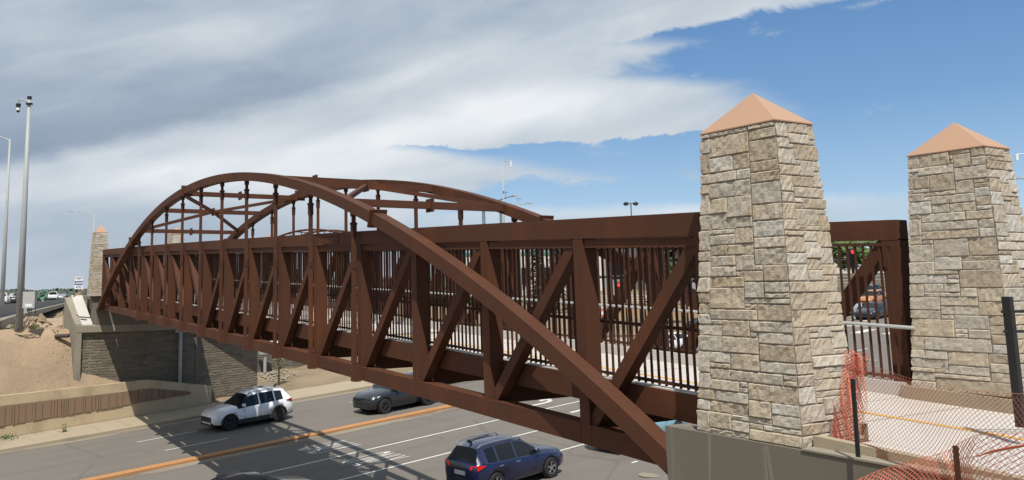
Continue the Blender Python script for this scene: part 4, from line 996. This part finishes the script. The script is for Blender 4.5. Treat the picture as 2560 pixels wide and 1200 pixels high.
# young tree under the bridge
p = at(697, 936, 57); zg = terrain_z(p.x, p.y); tt = tree((p.x, p.y, zg), 3.0, .7, 'young thin-stemmed tree on the bank just under the bottom chord', 'leaf_dry', n=160, seed=77, sz=.07, group=None)
def weed(px, py, D, h, n, label, leaf='leaf_green', spread=.35, seed=1, zt=None):
    p = at(px, py, D); z = terrain_z(p.x, p.y) if zt is None else zt; rng = random.Random(seed); t = MB()
    for _ in range(n):
        a = rng.uniform(0, 6.28); r_ = abs(rng.gauss(0, spread)); x, y = math.cos(a)*r_, math.sin(a)*r_; hh = h*rng.uniform(.3, 1)*(1-.3*min(1, r_/(spread*2.5)))
        for k in range(4):
            q = Vector((x+rng.uniform(-.08, .08), y+rng.uniform(-.08, .08), hh*(k+1)/4+ (terrain_z(p.x+x, p.y+y)-z))); d1 = Vector((rng.gauss(0, 1), rng.gauss(0, 1), rng.gauss(0, .6))).normalized(); d2 = d1.orthogonal().normalized(); s_ = .045*rng.uniform(.5, 1.4)
            t.face([q-d1*s_, q+d2*s_*.5, q+d1*s_, q-d2*s_*.5])
    o = t.build('weed', leaf); o.location = (p.x, p.y, z); tag(o, label, 'weeds', 'weeds on the sand', 'stuff' if n > 100 else None)
weed(40, 830, 48.9, .55, 130, 'leafy weeds clustered round the base of the camera pole', 'leaf_mid', .28, 1)
weed(82, 830, 49.2, .35, 60, 'low weeds just right of the camera pole base', 'leaf_mid', .22, 2)
weed(166, 950, 44.9, .62, 50, 'single upright weed on the sand above the tan wall', 'leaf_dry', .11, 3)
weed(20, 975, 43.9, .4, 200, 'green weed patch at the lower left edge behind the tan wall', 'leaf_mid', .8, 4)
weed(148, 812, 51, .3, 20, 'tiny weed by the wooden stake beside the abutment', 'leaf_mid', .15, 5)
for i, (px, py) in enumerate(((30, 945), (45, 962), (75, 950), (62, 972))): weed(px, py, 44.5, .14, 22, 'small scattered dry weed tuft on the lower sand slope', 'leaf_dry', .2, 30+i)
# distant wood on the horizon
M = MB(); rng = random.Random(9)
for i in range(5200):
    D = rng.uniform(520, 1000); x = rng.uniform(-140, 560) if i % 3 else rng.uniform(-60, 260); p = at(x, 735, D); hmax = 5.0+.7*math.sin(x*.05)+.6*math.sin(x*.17+D*.01)
    p.z = -3+rng.uniform(0, 1)*hmax*(D/800)**.5; a = Vector((rng.gauss(0, 1), rng.gauss(0, 1), rng.gauss(0, .5))).normalized(); b_ = a.orthogonal().normalized(); s_ = rng.uniform(1.2, 3.0)
    M.face([p-a*s_-b_*s_*.7, p+a*s_-b_*s_*.6, p+a*s_*.7+b_*s_*.7, p-a*s_*.8+b_*s_*.6])
tag(M.build('far_wood', 'leaf_far'), 'far belt of green trees along the left horizon', 'trees', kind='stuff')

# ------------------------------------------------------------------ buildings and walls beyond the intersection
def building(px, D, wd, dp, h, label, m, z0=None, rows=1, bays=6, rz=None, roofm='roof', band=None):
    p = at(px, 700, D); z = (terrain_z(p.x, p.y) if z0 is None else z0); t = thing('building', (p.x, p.y, z), label, 'building', None, rz if rz is not None else -YAW*.9)
    box('wall', (-wd/2, 0, -2), (wd/2, dp, h), m, t); box('parapet', (-wd/2-.15, -.15, h+.004), (wd/2+.15, dp+.15, h+.5), roofm if band is None else band, t)
    for r_ in range(rows):
        for b2 in range(bays):
            x = -wd/2+wd*(b2+.5)/bays; w2 = wd/bays*.32; zb = h*(r_+.35)/rows
            W_ = MB(); W_.box((x-w2, -.05, zb), (x+w2, .02, zb+h/rows*.38)); wn = W_.build('window', 'glass', t)
            W_ = MB(); W_.box((x-w2-.08, -.09, zb-.12), (x+w2+.08, -.052, zb)); W_.build('sill', 'white_wall', wn)
    return t
building(2072, 150, 9, 12, 7.3, 'white building with a gable beside the near stone pillar, behind the queue', 'white_wall', z0=2.0, rows=1, bays=3, rz=-1.0, roofm='white_wall')
building(1300, 150, 30, 14, 8.2, 'white store with a teal band, seen through the second panel', 'white_wall', z0=-.5, bays=7, band='teal')
building(1575, 160, 34, 14, 9.0, 'pale grey store behind the first picket panel', 'grey_wall', z0=0, bays=8, roofm='white_wall')
building(1700, 140, 10, 12, 8.6, 'light grey block right behind the near stone pillar edge', 'grey_wall', z0=1, bays=3, roofm='white_wall')
building(975, 150, 22, 12, 5.2, 'low brown building seen through the fourth picket panel', 'brown_wall', z0=-1.5, bays=6)
# tan wall and stepped rails behind the intersection
t = thing('screen_wall', at(1640, 778, 74), 'tan block wall beyond the road behind the first picket panel', 'wall')
M = MB(); M.beam(RT*-4.2+FW*.6, RT*9+FW*-.8, .3, 1.25); M.build('wall', 'tan_wall2' if 'tan_wall2' in MAT else 'tan_wall', t); M = MB(); M.beam(RT*-4.25+FW*.6+Vector((0, 0, .67)), RT*9.05+FW*-.8+Vector((0, 0, .67)), .4, .1); M.build('coping', 'concrete', t)
t = thing('screen_wall', at(1370, 800, 70), 'brown low wall beyond the road behind the second picket panel', 'wall')
M = MB(); M.beam(RT*-7, RT*3.6, .3, 1.3); M.build('wall', 'sidewalk', t); M = MB(); M.beam(RT*-7.05+Vector((0, 0, .7)), RT*3.65+Vector((0, 0, .7)), .4, .1); M.build('coping', 'concrete', t)
t = thing('rail_fence', at(1560, 752, 82), 'pale horizontal rail fence above the tan block wall', 'fence'); M = MB()
for i in range(5): M.beam(RT*-3+Vector((0, 0, -.5+i*.25)), RT*5+Vector((0, 0, -.5+i*.25)), .05, .09)
M.build('rails', 'concrete_light', t)
for x in (-3, -1, 1, 3, 5): M = MB(); M.beam(RT*x+Vector((0, 0, -.9)), RT*x+Vector((0, 0, .6)), .1, .1); M.build('post', 'dark_metal', t)
t = thing('terrace_wall', at(2085, 700, 100), 'layered stone terrace wall under the white building between the near pillars', 'wall'); M = MB()
for i in range(6): M.beam(RT*-3+FW*(.3*i)+Vector((0, 0, -1.3+i*.38)), RT*7+FW*(.3*i)+Vector((0, 0, -1.3+i*.38)), .5, .34)
M.build('stone_courses', ['stone_dim'], t)
c = at(1499, 775, 66); t = thing('safety_barrel', Vector((c.x, c.y, c.z-.6)), 'orange and white traffic barrel seen through the first picket panel', 'traffic barrel')
for i, m in enumerate(('orange_plastic', 'sign_white', 'orange_plastic', 'sign_white', 'orange_plastic')): M = MB(); M.tube([(0, 0, .25*i), (0, 0, .25*(i+1)-.004)], [.30-.015*i, .29-.015*i], 14); M.build('band', m, t)

# ------------------------------------------------------------------ second footbridge far away
sb = thing('footbridge', (0, 0, 0), 'tiny distant second arch footbridge peeking over the top chord between hangers', 'footbridge')
a = at(672, 604, 230); q = at(905, 604, 205); ax_ = q-a; wv = Vector((-ax_.y, ax_.x, 0)).normalized()*6
for sd in (0, 1):
    M = MB(); Pt = []
    for i in range(25):
        f = i/24; Pt.append(a+ax_*f+wv*sd+Vector((0, 0, 3.1*(1-(2*f-1)**2))))
    M.tube(Pt, .28, 6); M.build('arch_rib', 'rust', sb)
    M = MB(); M.beam(a+wv*sd-Vector((0, 0, .6)), q+wv*sd-Vector((0, 0, .6)), .4, .5); M.build('top_chord', 'rust', sb)
    for i in range(3, 22, 3):
        M = MB(); M.beam(Pt[i], Pt[i]-Vector((0, 0, Pt[i].z-a.z+.6)), .18, .18); M.build('hanger', 'rust', sb)
for i in range(3, 22, 4):
    f = i/24; p0 = a+ax_*f+Vector((0, 0, 3.1*(1-(2*f-1)**2))); M = MB(); M.beam(p0, p0+wv, .22, .22); M.build('cross_strut', 'rust', sb)
c = at(671, 586, 232); t = thing('stone_pillar', (c.x, c.y, c.z-5), 'orange tip of a distant pillar between two hangers of the arch', 'pillar', 'stone pillars at the bridge ends')
M = stone_shaft(1.6, 1.6, 1.1, 1.1, 4.2, 8); M.build('stone_shaft', ['stone', 'mortar'], t)
M = MB(); M.poly([(-.6, -.6, 4.2), (.6, -.6, 4.2), (.6, .6, 4.2), (-.6, .6, 4.2), (0, 0, 5.1)], [(0, 3, 2, 1), (0, 1, 4), (1, 2, 4), (2, 3, 4), (3, 0, 4)]); M.build('pyramid_cap', 'cap', t)

# ------------------------------------------------------------------ orange safety fence
P1b = Vector((-.72, -2.30, .79)); P1t = at(2151, 938, 8.95); P2b = Vector((-1.05, -3.42, .30)); P2t = at(2377, 1098, 7.75)
for (pb, ptp, lab) in ((P1b, P1t, 'black steel T post wrapped in orange netting beside the nearest pillar'), (P2b, P2t, 'short rusty T post rising at the bottom right under the netting')):
    ptp = Vector((pb.x+(.02), pb.y, ptp.z)); M = MB(); M.beam(pb, ptp, .045, .012); M.beam(pb+FW*.012, ptp+FW*.012, .012, .035); tag(M.build('fence_post', 'black' if pb is P1b else 'rust'), lab, 'fence post', 'posts of the orange fence')
def net(surf, nu, nv, r_, name, m, label):
    # diamond netting: surf(a, b) gives a point for a, b in 0..1
    M = MB()
    def seg(p, q):
        d = (q-p).normalized(); a = d.cross(CF).normalized()*r_; b_ = d.cross(a).normalized()*r_
        M.poly([p+a, p-a*.5+b_*.87, p-a*.5-b_*.87, q+a, q-a*.5+b_*.87, q-a*.5-b_*.87], [(0, 1, 4, 3), (1, 2, 5, 4), (2, 0, 3, 5)])
    for i in range(nu):
        for j in range(nv):
            if (i+j) % 2 == 0:
                c = surf(i/nu, j/nv)
                for di, dj in ((1, 1), (1, -1)):
                    if 0 <= j+dj <= nv and i+di <= nu: seg(c, surf((i+di)/nu, (j+dj)/nv))
            else: pass
    for j in (0, nv):
        for i in range(nu): seg(surf(i/nu, j/nv), surf((i+1)/nu, j/nv))
    o = M.build(name, m); tag(o, label, 'netting', 'orange safety netting'); return o
def lerp4(tl, tr, bl, brr):
    def f(a, b, bulge=None): return (bl*(1-a)+brr*a)*(1-b)+(tl*(1-a)+tr*a)*b
    return f
f1 = lerp4(at(2150, 905, 8.95), at(2680, 985, 6.3), at(2146, 1128, 8.95), at(2680, 1290, 6.3))
def s1(a, b): p = f1(a, b); return p+Vector((0, 0, -.10*math.sin(a*math.pi)*b))+FW*.05*math.sin(a*9+b*4)
net(s1, 104, 34, .0021, 'safety_netting', 'net_mid' if 'net_mid' in MAT else 'net_dark', 'long faded orange diamond netting stretched from the pillar to the right edge')
P = [at(2060, 1235, 8.4), at(2200, 1180, 8.1), at(2300, 1142, 7.9), at(2378, 1128, 7.7), at(2440, 1085, 7.3), at(2700, 1075, 6.0)]; Pb = [at(2060, 1300, 8.2), at(2200, 1290, 8.0), at(2300, 1285, 7.7), at(2378, 1280, 7.6), at(2440, 1280, 7.3), at(2700, 1290, 6.0)]
def pl(A_, a): a *= len(A_)-1; i = min(int(a), len(A_)-2); return A_[i].lerp(A_[i+1], a-i)
def s2(a, b): return pl(Pb, a).lerp(pl(P, a), b)+FW*.04*math.sin(a*14+b*5)
net(s2, 84, 22, .0028, 'safety_netting', 'orange_plastic', 'bunched orange netting sagging across the bottom right corner')
# bunched wrap between pillar and post
for q, (sh, rr) in enumerate(((0, .0027), (.06, .0026), (-.05, .0024), (.11, .0022))):
    tl, tr = at(2120+q*3, 872+q*4, 9.3-.1*q), at(2168-q*2, 885+q*6, 9.0); bl, b2 = at(2072+q*4, 1128+q*3, 9.5-.12*q), at(2146, 1150, 9.0)
    ff = lerp4(tl, tr, bl, b2)
    net(lambda a, b, ff=ff, sh=sh: ff(a, b)+FW*(sh+.05*math.sin(a*7+b*11+sh*40)), 16, 42, rr, 'safety_netting', 'orange_plastic', ('front', 'second', 'third', 'rear')[q]+' fold of the dense orange netting bundle between the nearest pillar and its T post')
# thick rolled edge of the sagging net
M = MB(); M.tube([at(2440, 1142, 7.2), at(2480, 1128, 7.0), at(2530, 1118, 6.7), at(2600, 1108, 6.4), at(2700, 1100, 6.1)], [.004, .009, .010, .010, .010], 7); tag(M.build('rolled_netting', 'orange_plastic'), 'thick rolled edge of orange netting crossing the lower right', 'netting', 'orange safety netting')
# black fence post at the far right
b = Vector((3.35, -1.95, .9)); bb_ = at(2546, 1000, 9.6); tt_ = at(2541, 742, 9.6)
t = thing('black_fence', bb_, 'black steel fence post with stub rails at the right edge by the second pillar', 'fence')
M = MB(); M.beam((0, 0, -.3), Vector((0, 0, tt_.z-bb_.z)), .085, .085); M.build('post', 'black', t)
for zq in (at(2540, 780, 9.6).z, at(2540, 830, 9.6).z):
    M = MB(); M.beam(RT*-.08+Vector((0, 0, zq-bb_.z)), RT*.9+Vector((0, 0, zq-bb_.z)), .03, .03); M.build('rail', 'black', t)

# ------------------------------------------------------------------ debris on the sand
def plank(p, q, wd, th, m, name, label, cat='plank'):
    M = MB(); M.beam(p, q, wd, th); tag(M.build(name, m, bevel=.004), label, cat)
def gnd(px, py, D, dz=.03): p = at(px, py, D); p.z = terrain_z(p.x, p.y)+dz; return p
plank(gnd(118, 834, 50.2, .05), gnd(160, 832, 50.2, .06), .12, .05, 'wood', 'plank', 'pale wooden board lying flat on the sand beside the abutment')
s_ = gnd(157, 828, 50.6, 0); plank(s_, s_+Vector((0, 0, .85)), .06, .06, 'wood', 'stake', 'upright wooden stake with red tip beside the abutment', 'stake')
plank(s_+Vector((0, 0, .852)), s_+Vector((0, 0, 1.2)), .065, .065, 'brown_panel', 'stake_tip', 'rusty red top length standing on the wooden stake', 'stake')
M = MB(); a = gnd(137, 858, 48.6, .10); q = gnd(172, 854, 48.6, .12); q.z = a.z+.03; M.tube([a, q], .11, 12, cap=False); M.tube([a.lerp(q, .02), q], .095, 12); tag(M.build('drain_pipe', 'cord'), 'dark drain pipe stub lying by the foot of the abutment', 'pipe')
M = MB(); M.tube([gnd(-20, 812, 52, .05), gnd(5, 820, 50.5, .06), gnd(25, 828, 49.5, .05)], .05, 6); tag(M.build('fallen_branch', 'bark'), 'dark branch lying along the crest of the sand at the left edge', 'branch')
for i, (x0, y0, x1, y1, D, lab) in enumerate(((183, 742, 212, 722, 48.8, 'raised pale plank leaning on top of the sloping ledge'), (190, 738, 204, 733, 48.6, 'short pale board lying on top of the ledge'))):
    plank(at(x0, y0, D), at(x1, y1, D), .14, .05, 'wood', 'plank', lab)
